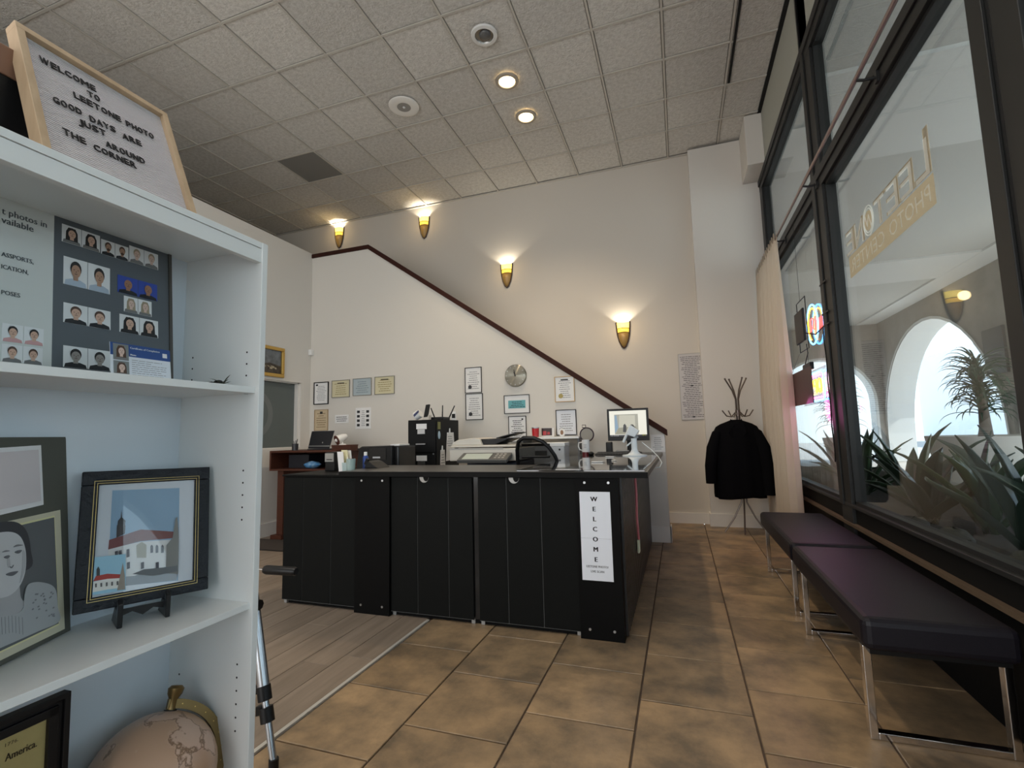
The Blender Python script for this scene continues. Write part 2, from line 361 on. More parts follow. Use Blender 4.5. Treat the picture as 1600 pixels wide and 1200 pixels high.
# ---------------------------------------------------------------- outside: arcade
STU = M('arcade_stucco', (.33, .31, .285), .9, noise=(2.2, (.27, .255, .235), 6), bump=(30, .3)); STW = M('arcade_white', (.78, .79, .78), .9, bump=(40, .2))
AX, AZ, AT, EY = 6.27, 4.45, .72, 18.6
def arch_wall(name, ops, s0, s1, ztop, place, th):
    """wall with round-headed openings; ops = (centre, half width, spring height); place(s, z, depth) -> point"""
    mb = MB(); N = 20; ops = sorted(ops); cur = s0
    def quad(pts):
        mb.m = 0; A = [place(s, z, 0) for s, z in pts]; B = [place(s, z, th) for s, z in pts]; n = len(pts)
        mb.add(A, [tuple(range(n))]); mb.m = 1; mb.add(B, [tuple(range(n))[::-1]])
    for c, r, zs in ops:
        quad([(cur, 0), (c-r, 0), (c-r, ztop), (cur, ztop)])
        pr = [(c-r*math.cos(PI*i/N), zs+r*math.sin(PI*i/N)) for i in range(N+1)]
        for i in range(N): quad([pr[i], pr[i+1], (pr[i+1][0], ztop), (pr[i][0], ztop)])
        full = [(c-r, 0)]+pr+[(c+r, 0)]; mb.m = 1
        mb.add([place(s, z, d) for d in (0, th) for s, z in full], [(i, len(full)+i, len(full)+i+1, i+1) for i in range(len(full)-1)])
        # narrow white rim round the opening
        ou = [(c-(r+.07)*math.cos(PI*i/N), zs+(r+.07)*math.sin(PI*i/N)) for i in range(N+1)]; ou = [(c-r-.07, 0)]+ou+[(c+r+.07, 0)]
        mb.add([place(s, z, -.02) for s, z in full]+[place(s, z, -.02) for s, z in ou], [(i, i+1, len(full)+i+1, len(full)+i) for i in range(len(full)-1)])
        cur = c+r
    quad([(cur, 0), (s1, 0), (s1, ztop), (cur, ztop)])
    return build(mb, name, [STU, STW], **ST)
arch_wall('wall_arcade', [(15.55, 3.0, .88), (9.1, 3.0, .88), (2.7, 3.0, .88), (-3.7, 3.0, .88)], -7.2, EY, AZ, lambda s, z, d: Vector((AX+d, s, z)), AT)
arch_wall('wall_arcade_end', [(4.60, 1.42, 1.95)], WX+.2, AX+AT, AZ, lambda s, z, d: Vector((s, EY+d, z)), .5)
STG = M('arcade_ceiling_shade', (.60, .60, .58), .9, bump=(40, .2))  # grey against the white beams: uneven bounce light put into the ceiling colour
ac = box('ceiling_arcade', STG, WX+.1, AX+AT, -7.2, EY+.5, AZ+.04, AZ+.2, **ST)
for a, b in ((5.02, 6.85), (11.55, 13.3), (-1.5, .3)): box('ceiling_beam', STW, WX+.13, AX-.55, a, b, AZ, AZ+.04, ac)
box('ceiling_beam', STW, AX-.55, AX, -7.2, EY, AZ-.005, AZ+.04, ac)
box('ground', M('outdoor_paving', (.50, .47, .43), .8, noise=(4, (.42, .39, .36), 4)), WX+.16, 40, -12, 40, -.12, -.02, **ST)
box('wall_shop_outside', STU, -9, WX+.1, BY+.15, EY+.6, 0, AZ+1.2, **ST)
bd = box('building_opposite', M('white_render', (.84, .85, .86), .9), 15.5, 19, 8, 40, -.1, 5.5, label='bright white rendered building seen through the tall arch', cat='building')
for y in (9.4, 12.2): box('window', M('blue_glass', (.16, .35, .55), .2), 15.47, 15.51, y, y+.9, 1.3, 2.3, bd)
# planter bed outside the glass
pb = thing('planter_bed', 'long low planter bed of soil outside the shop window', 'planter', (1.9, 3.5, 0))
box('curb', M('planter_curb', (.33, .31, .28), .8, bump=(40, .3)), 2.35, 2.47, -2, 9.5, -.02, .60, pb, bevel=.01)
mb = MB(); mb.grid(lambda s, t: Vector((1.27+s*1.08, -2+t*11.5, .47+.05*random.random())), 14, 120); build(mb, 'soil', M('soil', (.045, .035, .028), .95, bump=(60, .8)), pb)
def leaf(base, ang, L, W, lean, droop, fold=.25, n=7, tip=1.0):
    """strap leaf as a thin folded blade; lean = start angle from vertical, droop = how far it bends over"""
    d = Vector((math.cos(ang), math.sin(ang), 0)); sd = Vector((-math.sin(ang), math.cos(ang), 0)); p = Vector(base); vs = []
    for i in range(n+1):
        t = i/n; a = lean+droop*t*t; wv = W*(.35+1.9*t*(1-t)+.0)*(1-t**6*tip)*(1 if t < .98 else .1)
        dirv = d*math.sin(a)+Z_*math.cos(a); nr = -d*math.cos(a)+Z_*math.sin(a)
        vs += [p-sd*wv+nr*wv*fold*2, p, p+sd*wv+nr*wv*fold*2]; p = p+dirv*(L/n)
    return vs, [(3*i+j, 3*i+j+1, 3*i+j+4, 3*i+j+3) for i in range(n) for j in (0, 1)]
LG = [M('leaf_blue_green', (.055, .09, .072), .28, noise=(3, (.03, .055, .042), 3), coat=.4), M('leaf_green', (.05, .095, .04), .3, noise=(3, (.025, .055, .022), 3), coat=.4), M('leaf_dark', (.018, .032, .018), .3, coat=.4)]
def strap_plant(x, y, n, L, W, mi, label, seed, lean0=.1, lean1=.9):
    R = random.Random(seed); t = thing('strap_leaf_plant', label, 'plant', (x, y, .5), 'leafy plants in the planter bed outside')
    for i in range(n):
        k = i/n; vs, fs = leaf((x+R.uniform(-.03, .03), y+R.uniform(-.03, .03), .5), i*2.399+R.uniform(-.3, .3), L*R.uniform(.7, 1.1), W*R.uniform(.8, 1.2), lean0+(lean1-lean0)*k, R.uniform(.2, .9), n=7)
        vs = [Vector((max(v.x, 1.22), v.y, max(v.z, .48))) for v in vs]
        build(MB().add(vs, fs, True), 'leaf', LG[mi], t, solid=.006)
strap_plant(1.62, 2.62, 12, .80, .085, 0, 'broad grey-green agave nearest the right mullion outside the glass', 1, .05, .8)
strap_plant(1.58, 3.08, 11, .72, .07, 0, 'blue-green agave with a hooked tip in front of the big pot', 2, .1, .8)
strap_plant(1.72, 3.72, 14, .66, .05, 1, 'thin-leaved plant with pointed upright blades left of the big pot', 3, .05, .9)
strap_plant(1.55, 4.05, 12, .62, .06, 2, 'dark arching strap plant close behind the glass under the tall arch', 4, .3, 1.1)
strap_plant(1.75, 4.75, 14, .70, .055, 1, 'pale-edged arching plant in the middle of the planter bed', 5, .2, 1.1)
strap_plant(1.65, 5.6, 14, .72, .05, 1, 'bright green bushy plant beside the left window mullion outside', 6, .1, 1.1)
strap_plant(1.85, 6.9, 14, .75, .05, 2, 'dark plant at the far end of the planter bed by the neon signs', 7, .2, 1.1)
strap_plant(1.5, 1.75, 10, .75, .08, 1, 'green agave half hidden behind the right mullion', 8, .1, .9)
RL = ['rounded dark rock in the planter bed under the tall arch view', 'dark rock in the planter bed between the two big agaves', 'small dark rock in the planter bed nearest the right mullion', 'small dark rock in the planter bed by the left mullion end', 'larger dark rock set back in the planter bed near the nearest agave']
for i, (x, y, r) in enumerate([(1.38, 3.35, .09), (1.45, 2.85, .08), (1.36, 2.5, .07), (1.4, 3.85, .07), (1.5, 2.45, .10)]):
    mb = MB(); R = random.Random(i+40)
    mb.ball((x, y, .5+r*.4), r, 10, (1, 1.25, .7)); mb.v = [v+Vector((R.uniform(-1, 1), R.uniform(-1, 1), R.uniform(-1, 1)))*r*.1 for v in mb.v]
    build(mb, 'garden_rock', M('rock', (.10, .095, .085), .85, bump=(20, .6)), label=RL[i], cat='rock', group='rocks in the planter bed')
def pony_palm(x, y, z0, zt, R0, n, seed, label, potr, potz):
    pt = thing('plant_pot', label[0], 'pot', (x, y, 0)); POT = M('pot_cream', (.85, .80, .74), .6, bump=(20, .1))
    build(MB().lathe([(potr*.55, -.02), (potr*.62, .05), (potr*.9, potz*.7), (potr*1.04, potz), (potr*.93, potz), (potr*.9, potz-.07), (.01, potz-.08)], 32, (x, y, 0)), 'body', POT, pt)
    p = thing('potted_palm', label[1], 'plant', (x, y, z0)); R = random.Random(seed)
    build(MB().tube([(x, y, z0-.05), (x+.015, y, z0+.15), (x-.01, y-.05, (z0+zt)/2), (x, y, zt)], [.075, .05, .04, .035], 10), 'trunk', M('trunk_bark', (.27, .22, .18), .9, bump=(40, .5)), p)
    mb = MB()
    for i in range(n):
        h = zt+R.uniform(-.42, .14)*R0/.27
        vs, fs = leaf((x, y, h), R.uniform(0, 2*PI), R0*R.uniform(.9, 1.6), .024*R0/.4*R.uniform(.7, 1.2), R.uniform(.5, 1.5), R.uniform(1.7, 2.4), n=8); mb.add(vs, fs, True)
    build(mb, 'foliage', M('palm_leaf', (.13, .19, .13), .4, coat=.2), p, kind='stuff')
pony_palm(3.0, 6.40, .97, 1.66, .27, 230, 5, ('big cream round pot standing outside behind the agaves', 'mop-headed palm with drooping narrow leaves growing in the cream pot'), .47, 1.03)
pony_palm(4.05, 15.2, .85, 1.9, .5, 120, 6, ('pale pot under the far small arch outside', 'drooping palm in front of the far small arch'), .4, .85)
box('wall_plaque', M('plaque_dark', (.075, .075, .075), .5), AX-.05, AX, 12.25, 12.95, 2.15, 3.1, label='dark square panel fixed to the arcade wall right of the tall arch', cat='panel')
# ---------------------------------------------------------------- ceiling lamps, speaker, sconces
LAMP = M('lamp_glow', (1, .9, .7), .5, emit=(1.0, .74, .38), es=9)
def can_light(x, y, lit, label):
    t = thing('recessed_light', label, 'ceiling light', (x, y, CZ-.02), 'recessed ceiling lights' if lit else None)
    build(MB().lathe([(.085, CZ-.02), (.088, CZ-.028), (.118, CZ-.024), (.122, CZ-.008), (.085, CZ-.008)], 28, (x, y, 0)), 'trim_ring', WPL if not lit else M('warm_trim', (.42, .37, .30), .5), t)
    if lit:
        build(MB().disc((x, y, CZ-.017), (0, 0, -1), .083, .004), 'bulb_face', LAMP, t)
        light('spot_bulb', 'SPOT', (x, y, CZ-.05), 110, (1.0, .80, .56), (0, 0, 0), spot_size=math.radians(120), spot_blend=.8, shadow_soft_size=.06)
    else:
        build(MB().lathe([(.085, CZ-.02), (.08, CZ-.012), (.01, CZ-.010)], 24, (x, y, 0)), 'reflector', M('can_silver', (.3, .29, .27), .25, metal=.8), t)
        build(MB().ball((x+.01, y, CZ-.012), .055, 16, (1, 1, .5)), 'bulb', M('bulb_grey', (.12, .12, .12), .3), t)
can_light(-1.487, 3.80, False, 'unlit recessed can light with a dark bulb in the ceiling')
can_light(-1.487, 4.42, True, 'glowing recessed ceiling light, the nearer of the two lit ones')
can_light(-1.472, 5.03, True, 'glowing recessed ceiling light, the one closer to the sconce wall')
t = thing('ceiling_speaker', 'round white speaker grille set in a ceiling tile', 'speaker', (-2.69, 4.39, CZ-.02))
build(MB().lathe([(.075, CZ-.016), (.14, CZ-.022), (.165, CZ-.012), (.168, CZ-.004)], 36, (-2.69, 4.39, 0)), 'rim', M('speaker_white', (.85, .83, .79), .6), t)
build(MB().lathe([(.001, CZ-.012), (.075, CZ-.014)], 28, (-2.69, 4.39, 0)), 'grille', M('speaker_grey', (.32, .31, .29), .6), t)
build(MB().lathe([(.001, CZ-.024), (.012, CZ-.022), (.016, CZ-.014)], 12, (-2.69, 4.39, 0)), 'center_cap', WPL, t)
AMB = M('amber_glass', (.75, .42, .08), .4, emit=(1.0, .66, .08), es=1.3); AMBT = M('amber_glass_hot', (1, .75, .3), .4, emit=(1.0, .78, .16), es=1.9)
AMBL = M('amber_cup', (.27, .17, .06), .35, emit=(.5, .28, .06), es=.12)
IRON = M('iron_brown', (.05, .022, .014), .45)
def sconce_parts(t):
    # local: wall at y=0, bowl toward -y; heights 0..-.34
    def half(prof, n=18): return [[(r*math.cos(PI+PI*j/n)*1.0, r*math.sin(PI+PI*j/n)*.8, z) for j in range(n+1)] for r, z in prof]
    def sh(prof, name, mat, par):
        R = half(prof); n = len(R[0]); vs = [p for q in R for p in q]; fs = [(i*n+j, i*n+j+1, (i+1)*n+j+1, (i+1)*n+j) for i in range(len(R)-1) for j in range(n-1)]
        return build(MB().add(vs, fs, True), name, mat, par, solid=.004)
    sh([(.082, 0), (.078, -.04), (.076, -.075)], 'glass_upper', AMBT, t)
    sh([(.076, -.082), (.073, -.13)], 'glass_lower', AMB, t)
    sh([(.073, -.14), (.066, -.20), (.050, -.26), (.030, -.305), (.008, -.33)], 'cup', AMBL, t)
    mb = MB()
    for sx_ in (-1, 1): mb.tube([(sx_*.092, -.01, .015), (sx_*.086, -.012, -.08), (sx_*.078, -.012, -.16), (sx_*.058, -.012, -.25), (sx_*.030, -.012, -.315), (0, -.012, -.345)], .009, 8)
    for z, r in ((-.078, .079), (-.136, .077)): mb.tube([(r*math.cos(PI+PI*j/18), r*.8*math.sin(PI+PI*j/18), z) for j in range(19)], .0035, 6)
    build(mb, 'bracket', IRON, t)
    box('back_plate', IRON, -.035, .035, -.008, 0, -.33, -.02, t, bevel=.003)
t0 = thing('wall_sconce', '', 'sconce', (0, 0, 0), 'amber wall sconces above the stair line'); sconce_parts(t0)
sc_l = ['leftmost amber half-bowl sconce, at the ceiling over the level end of the trim', 'amber half-bowl sconce touching the ceiling right above the trim corner', 'amber half-bowl sconce in mid wall above the round clock', 'amber half-bowl sconce lowest on the wall, left of the pier']
for i, (x, z) in enumerate([(-5.29, 4.72), (-3.66, 4.63), (-2.29, 3.66), (-.645, 2.62)]):
    o = t0 if i == 0 else dup(t0); o.location = (x, BY-.002, z); o['label'] = sc_l[i]
    light('sconce_bulb', 'SPOT', (x, BY-.045, z-.035), 9, (1.0, .90, .72), (PI, 0, 0), spot_size=math.radians(122), spot_blend=.35, shadow_soft_size=.02)
    light('sconce_glow', 'POINT', (x, BY-.22, z-.10), 1.1, (1.0, .70, .34), shadow_soft_size=.05)
# ---------------------------------------------------------------- notices, certificates, clock on the walls
def rect_on(px, y):
    x0, y0, x1, y1 = px; ym, xm = (y0+y1)/2, (x0+x1)/2
    return at(x0, ym, 1, y).x, at(x1, ym, 1, y).x, at(xm, y1, 1, y).z, at(xm, y0, 1, y).z
def wall_frame(name, px, label, cat, fw, fm, pm, y=SY, group=None, tilt=0, art=None, fd=.016):
    x0, x1, z0, z1 = rect_on(px, y); w_, h_ = x1-x0, z1-z0; t = thing(name, label, cat, ((x0+x1)/2, y, z0), group)
    o = Vector((x0, y-.001, z0)); n = Vector((0, -1, 0))
    if fw:
        mb = MB()
        mb.box(x0, x1, y-fd, y-.001, z0, z0+fw).box(x0, x1, y-fd, y-.001, z1-fw, z1).box(x0, x0+fw, y-fd, y-.001, z0+fw, z1-fw).box(x1-fw, x1, y-fd, y-.001, z0+fw, z1-fw)
        build(mb, 'frame', fm, t, bevel=.0015)
    box('print', pm, x0+fw*.9, x1-fw*.9, y-.007, y-.002, z0+fw*.9, z1-fw*.9, t)
    if art: art(t, Vector((x0+fw, y-.0071, z0+fw)), w_-2*fw, h_-2*fw, n)
    return t
def art_text(seed, k=9, ink=INKG, m_=(.12, .12), seal=None, head=None, k0=None):
    def f(t, o, w_, h_, n):
        mb = MB(); lines(mb, o+X_*w_*m_[0]+Z_*h_*m_[1], X_, Z_, n, w_*(1-2*m_[0]), h_*(1-2*m_[1]), k, seed, d=.0008); build(mb, 'text_lines', ink, t)
        if head: mb = MB(); [mb.obox(o+X_*w_*a+Z_*h_*b, X_*w_*c, Z_*h_*d, n*.001) for a, b, c, d in head]; build(mb, 'heading', INK, t)
        if seal: c, r, mt = seal; build(MB().disc(o+X_*w_*c[0]+Z_*h_*c[1], n, r, .0015), 'seal', mt, t)
    return f
YEL = M('cream_paper', (.66, .60, .40), .8); BLU = M('blue_paper', (.42, .49, .52), .8); TAN = M('tan_plaque', (.62, .50, .33), .5); GRF = M('grey_metal_frame', (.30, .29, .25), .4, metal=.5)
SEALK = M('seal_black', (.03, .03, .035), .6); SEALG = M('seal_gold', (.42, .33, .10), .5)
wall_frame('framed_certificate', (491, 597, 514, 632), 'small black-framed letter hanging highest beside the wall corner', 'certificate', .012, BLKF, PAP, art=art_text(1, 10, head=[(.1, .86, .15, .08)]))
wall_frame('framed_certificate', (519, 594, 547, 621), 'cream certificate in thin frame, left of the blue one', 'certificate', .007, GRF, YEL, art=art_text(2, 6, M('gold_ink', (.33, .27, .12), .8), head=[(.3, .82, .4, .05)]))
wall_frame('framed_certificate', (552, 591, 581, 618), 'pale blue certificate in thin grey frame in the upper row', 'certificate', .006, GRF, BLU, art=art_text(3, 6, M('blue_ink', (.22, .27, .30), .8)))
wall_frame('framed_certificate', (586, 588, 617, 616), 'cream certificate in thin frame, right of the blue one', 'certificate', .007, GRF, YEL, art=art_text(4, 6, M('gold_ink', ()), head=[(.3, .82, .4, .05)]))
wall_frame('wooden_plaque', (492, 640, 513, 673), 'tan plaque with a small crest, behind the open laptop', 'plaque', .005, M('plaque_edge', (.35, .24, .13), .5), TAN, art=art_text(5, 7, M('brown_ink', (.25, .17, .09), .8), head=[(.40, .80, .2, .12)]))
wall_frame('paper_notice', (524, 648, 545, 661), 'small white paper strip with two lines taped above the laptop', 'notice', 0, None, PAP, art=art_text(6, 3, INK, (.06, .15)))
def squares(t, o, w_, h_, n):
    mb = MB()
    for c_ in (.10, .70):
        for r_ in range(4): mb.obox(o+X_*w_*c_+Z_*h_*(.12+.21*r_), X_*w_*.18, Z_*h_*.12, n*.0008)
    build(mb, 'dark_squares', INK, t); mb = MB(); lines(mb, o+X_*w_*.36+Z_*h_*.12, X_, Z_, n, w_*.28, h_*.78, 9, 3, d=.0008); build(mb, 'text_lines', INKG, t)
wall_frame('paper_notice', (556, 637, 580, 670), 'white sheet with two columns of small dark squares', 'notice', 0, None, PAP, art=squares)
wall_frame('framed_certificate', (727, 574, 753, 614), 'black-framed certificate with black seal, upper of the pair left of the clock', 'certificate', .007, BLKF, PAP, art=art_text(8, 9, seal=((.28, .22), .024, SEALK)))
wall_frame('framed_certificate', (728, 615, 755, 656), 'black-framed certificate with black seal, lower of the pair left of the clock', 'certificate', .007, BLKF, PAP, art=art_text(9, 9, seal=((.27, .21), .024, SEALK)))
def teal(t, o, w_, h_, n):
    q = o+X_*w_*.15+Z_*h_*.26; build(MB().obox(q, X_*w_*.70, Z_*h_*.46, n*.001), 'teal_slip', M('teal', (.14, .42, .46), .7), t)
    mb = MB(); lines(mb, q+n*.001+Z_*h_*.04+X_*.01, X_, Z_, n, w_*.66, h_*.38, 4, 3, d=.0006); build(mb, 'text_lines', INK, t)
wall_frame('framed_bill', (788, 617, 828, 646), 'landscape black frame with a teal slip, just below the clock', 'frame', .007, BLKF, PAP, art=teal)
wall_frame('framed_certificate', (795, 650, 823, 691), 'black-framed form standing behind the office chair, under the teal slip', 'certificate', .007, BLKF, PAP, art=art_text(11, 10, INK, head=[(.75, .86, .1, .06)]))
wall_frame('framed_certificate', (867, 588, 898, 628), 'gilt-framed certificate with a gold seal near the sloping trim', 'certificate', .008, M('gilt_dark', (.42, .28, .13), .4, metal=.5), PAP, art=art_text(12, 9, seal=((.28, .22), .027, SEALG), head=[(.3, .86, .4, .05)]))
def seal_ring(t, o, w_, h_, n):
    art_text(13, 8)(t, o, w_, h_, n); build(MB().tube([o+X_*w_*.24+Z_*h_*.21+n*.001+X_*.022*math.cos(a)+Z_*.022*math.sin(a) for a in [2*PI*i/20 for i in range(20)]], .0025, 5, closed=True), 'seal_ring', INKG, t)
wall_frame('framed_certificate', (869, 640, 901, 680), 'black-framed certificate with a ring seal, under the gilt one', 'certificate', .008, BLKF, M('paper_blue_white', (.75, .77, .82), .8), art=seal_ring)
wall_frame('paper_notice', (1017, 679, 1039, 706), 'white typed sheet taped to the wall right of the monitor', 'notice', 0, None, PAP, art=art_text(14, 7))
nb = wall_frame('laminated_notice', (1062, 552, 1101, 656), 'tall laminated sheet of dense small print beside the pier', 'notice', .004, GRF, M('laminate_grey', (.56, .53, .52), .4), y=BY, fd=.009, art=art_text(15, 34, M('ink_mid', (.12, .11, .12), .8), (.06, .03), head=[(.45, .50, .1, .02), (.45, .03, .1, .02)]))
# clock
cx_, cz_ = at(806, 587, 1, SY).x, at(806, 587, 1, SY).z
t = thing('wall_clock', 'round brushed silver wall clock with thin dark hands', 'clock', (cx_, SY, cz_-.135)); CM = bpy.data.materials.new('brushed_dial'); CM.use_nodes = True
b_ = CM.node_tree.nodes['Principled BSDF']; b_.inputs['Metallic'].default_value = 1; b_.inputs['Roughness'].default_value = .38; b_.inputs['Base Color'].default_value = (.27, .25, .20, 1); b_.inputs['Anisotropic'].default_value = 1.0; b_.inputs['Anisotropic Rotation'].default_value = .25
tn_ = CM.node_tree.nodes.new('ShaderNodeTangent'); tn_.direction_type = 'RADIAL'; tn_.axis = 'Y'; CM.node_tree.links.new(tn_.outputs[0], b_.inputs['Tangent'])
mb = MB(Matrix.Translation((cx_, SY, cz_)) @ Matrix.Rotation(PI/2, 4, 'X')); mb.lathe([(.01, .03), (.12, .03), (.131, .025), (.135, .0)], 48)
dial = mb.mesh([CM]); o = bpy.data.objects.new('dial', dial); C.objects.link(o); dial.transform(Matrix.Translation((-cx_, -SY, -cz_))); o.parent = t; o.location = Vector((cx_, SY, cz_))-t.location
mb = MB()
for a, L in ((100, .085), (108, .06)): d_ = Vector((math.cos(math.radians(a)), 0, math.sin(math.radians(a)))); s_ = Vector((-d_.z, 0, d_.x))*.003; mb.obox(Vector((cx_, SY-.036, cz_))-d_*.015-s_, d_*L, s_*2, Vector((0, -.002, 0)))
mb.disc((cx_, SY-.032, cz_), (0, -1, 0), .007, .007, 12); build(mb, 'hands', BLKF, t)
for i_ in range(12):
    a = PI/6*i_; d_ = Vector((math.cos(a), 0, math.sin(a))); s_ = Vector((-d_.z, 0, d_.x))*.0018
    build(MB().obox(Vector((cx_, SY-.031, cz_))+d_*.104-s_, d_*.014, s_*2, Vector((0, -.001, 0))), 'hour_mark', SIL, t)
box('motion_sensor', WPL, LX+.0, LX+.055, SY-.055, SY, at(487, 556, 1, SY).z, at(487, 547, 1, SY).z, label='small white motion sensor high in the wall corner', cat='sensor', bevel=.008)
# outlet above the filing cabinet
ox0, ox1, oz0, oz1 = rect_on((705, 643, 713, 657), SY); t = thing('power_outlet', 'white power outlet on the wall right of the router', 'outlet', ((ox0+ox1)/2, SY, oz0))
box('cover_plate', WPL, ox0, ox1, SY-.006, SY, oz0, oz1, t, bevel=.002); box('plug', BLKM, ox0+.018, ox1-.012, SY-.02, SY-.006, oz0+.03, oz1-.03, t)
# gold painting on the left wall
def left_rect(xl, xr, yt, yb):
    return at(xl, (yt+yb)/2, 0, LX).y, at(xr, (yt+yb)/2, 0, LX).y, at(xr, yb, 0, LX).z, at(xr, yt, 0, LX).z
y0, y1, z0, z1 = left_rect(396, 442, 545, 591); t = thing('framed_painting', 'gold-framed dark landscape painting over the frosted window', 'painting', (LX, (y0+y1)/2, z0))
mb = MB(); fw = .045
for a, b, c, d in ((y0, y1, z0, z0+fw), (y0, y1, z1-fw, z1), (y0, y0+fw, z0+fw, z1-fw), (y1-fw, y1, z0+fw, z1-fw)): mb.box(LX, LX+.035, a, b, c, d)
build(mb, 'frame', GOLD, t, bevel=.008)
cv = build(MB().box(LX, LX+.012, y0+fw, y1-fw, z0+fw, z1-fw), 'canvas', M('painted_sky', (.20, .22, .24), .5, noise=(5, (.08, .085, .09), 5)), t)
zz = z0+fw; build(MB().prism([(LX+.0125, y0+fw, zz), (LX+.0125, y1-fw, zz), (LX+.0125, y1-fw, zz+.10), (LX+.0125, (y0+y1)/2, zz+.13), (LX+.0125, y0+fw, zz+.09)], (.001, 0, 0)), 'painted_hill', M('painted_hill', (.09, .07, .045), .5, noise=(14, (.03, .022, .018), 5)), cv)
mb = MB(); R = random.Random(3)
for i in range(14): yy = R.uniform(y0+fw+.01, y1-fw-.06); mb.box(LX+.0135, LX+.0145, yy, yy+R.uniform(.02, .05), zz+R.uniform(.05, .09), zz+.093)
build(mb, 'painted_houses', M('painted_houses', (.45, .38, .27), .6), cv)

# ---------------------------------------------------------------- reception counter
CT = .938; FY = 2.87
ctr = thing('reception_counter', 'long black reception counter with grey worktop, projecting into the room', 'counter', (-1.5, 3.4, 0))
LV = M('leg_grey', (.45, .45, .44), .4, metal=.5)
def cabinet_run(x0, x1, cuts, y0, name='base_cabinet', zt=CT-.036, depth=.55):
    c = box(name, BLK, x0, x1, y0+.012, y0+depth, .045, zt, ctr); xs = [x0]+cuts+[x1]
    for a, b in zip(xs, xs[1:]): box('front_panel', BLKP, a+.002, b-.002, y0, y0+.013, .03, zt-.004, c, bevel=.0015)
    for x in cuts: box('seam_edge', M('seam_grey', (.10, .105, .105), .5), x-.0016, x+.0016, y0+.004, y0+.012, .03, zt-.004, c)
    box('bottom_edge', M('seam_grey', ()), x0+.002, x1-.002, y0-.0005, y0+.004, .0285, .0305, c)
    for x in (x0+.015, x1-.015): box('foot', LV, x-.012, x+.012, y0+.02, y0+.05, 0, .045, c)
    return c
cabinet_run(-2.775, -2.142, [-2.6, -2.355], FY, zt=.898)
cabinet_run(-1.866, -1.268, [-1.665, -1.44], FY); cabinet_run(-1.232, -.60, [-1.04, -.82], FY)
box('end_top', BLK, -2.785, -2.10, FY-.01, FY+.60, .898, .912, ctr, bevel=.002)
box('gap_filler', M('glossy_black', (.006, .006, .006), .15), -1.268, -1.232, FY+.015, FY+.05, .03, .90, ctr)
box('plinth', BLK, -2.74, -.62, FY+.03, FY+.50, .0, .045, ctr)
for a, b in ((-2.142, -1.866), (-.60, -.352)):
    p = box('pilaster', M('pilaster_black', (.003, .003, .003), .5, spec=.10), a, b, FY-.018, FY+.05, .0, .902, ctr, bevel=.001)
    for x in (a+.055, b-.055):
        for z in (.055, .875): build(MB().disc((x, FY-.018, z), (0, -1, 0), .0075, .003, 12), 'screw', SIL, p)
for x in (-1.61, -.985):
    h = thing('dummy', '', '') if False else None
    o_ = Vector((x, FY-.002, .90)); pts = [o_+Vector((.034*math.cos(PI+PI*i/14), 0, .036*math.sin(PI+PI*i/14))) for i in range(15)]
    hh = build(MB().prism(pts, (0, -.004, 0)), 'finger_pull', M('pull_silver', (.40, .39, .37), .4, metal=.5), ctr)
    pts = [o_+Vector((.014+.019*math.cos(PI+PI*i/10), -.0045, .027*math.sin(PI+PI*i/10))) for i in range(11)]
    build(MB().prism(pts, (0, -.001, 0)), 'pull_recess', BLK, hh)
WTOP = M('worktop', (.060, .054, .048), .32, noise=(30, (.048, .044, .040), 4))
mb = MB(); mb.prism([(-2.26, 2.835, CT-.034), (-.185, 2.835, CT-.034), (-.185, 5.38, CT-.034), (-.99, 5.38, CT-.034), (-.99, 3.46, CT-.034), (-2.26, 3.46, CT-.034)], (0, 0, .034))
build(mb, 'worktop', [WTOP], ctr, bevel=.002)
box('worktop_edge', BLK, -2.262, -.183, 2.832, 2.835, CT-.034, CT-.002, ctr)
# fluted side of the counter
sd = box('side_panel', BLK, -.40, -.356, FY+.05, 5.36, .0, .902, ctr)
y = FY+.055; i = 0
while y < 5.35:
    box('fluted_slat', M('slat_dark', (.020, .020, .021), .3), -.357, -.338, y, min(y+.048, 5.36), .01, .90, sd, bevel=.004); y += .072; i += 1
mb = MB().box(-.97, -.60, FY+.60, 5.34, .05, .90); build(mb, 'rear_cabinet', BLK, ctr)
# glass sheet on the worktop
gs = box('glass_sheet', M('dark_glass_top', (.006, .006, .007), .02, spec=1.0, coat=1.0), -.965, -.20, 2.86, 4.62, CT, CT+.008, label='clear glossy glass sheet lying on the counter corner', cat='glass sheet', bevel=.001)
# welcome sign on the corner pilaster
sx0, sx1, sz0, sz1 = -.577, -.40, .325, .823
t = thing('welcome_sign', 'white vertical WELCOME sign taped to the corner of the black counter', 'sign', ((sx0+sx1)/2, FY-.02, sz0))
zm = (sz0+sz1)/2-.015; PB = M('sign_paper', (.80, .83, .90), .7)
box('upper_sheet', PB, sx0, sx1, FY-.021, FY-.0185, zm+.001, sz1, t); box('lower_sheet', PB, sx0, sx1, FY-.021, FY-.0185, sz0, zm, t)
for i, ch in enumerate('WELCOME'):
    mb = MB(); text(mb, ch, ((sx0+sx1)/2-.005, FY-.0213, sz1-.054-.0565*i), X_, Z_, .026, align='c', bold=.0016); build(mb, 'letter', INK, t)
for s_, z, wd in (('LEETONE PHOTO/', sz0+.072, .125), ('LIVE SCAN', sz0+.045, .075)):
    mb = MB(); text(mb, s_, ((sx0+sx1)/2-wd/2, FY-.0213, z), X_, Z_, .012, width=wd, bold=.0004); build(mb, 'lettering', INK, t)
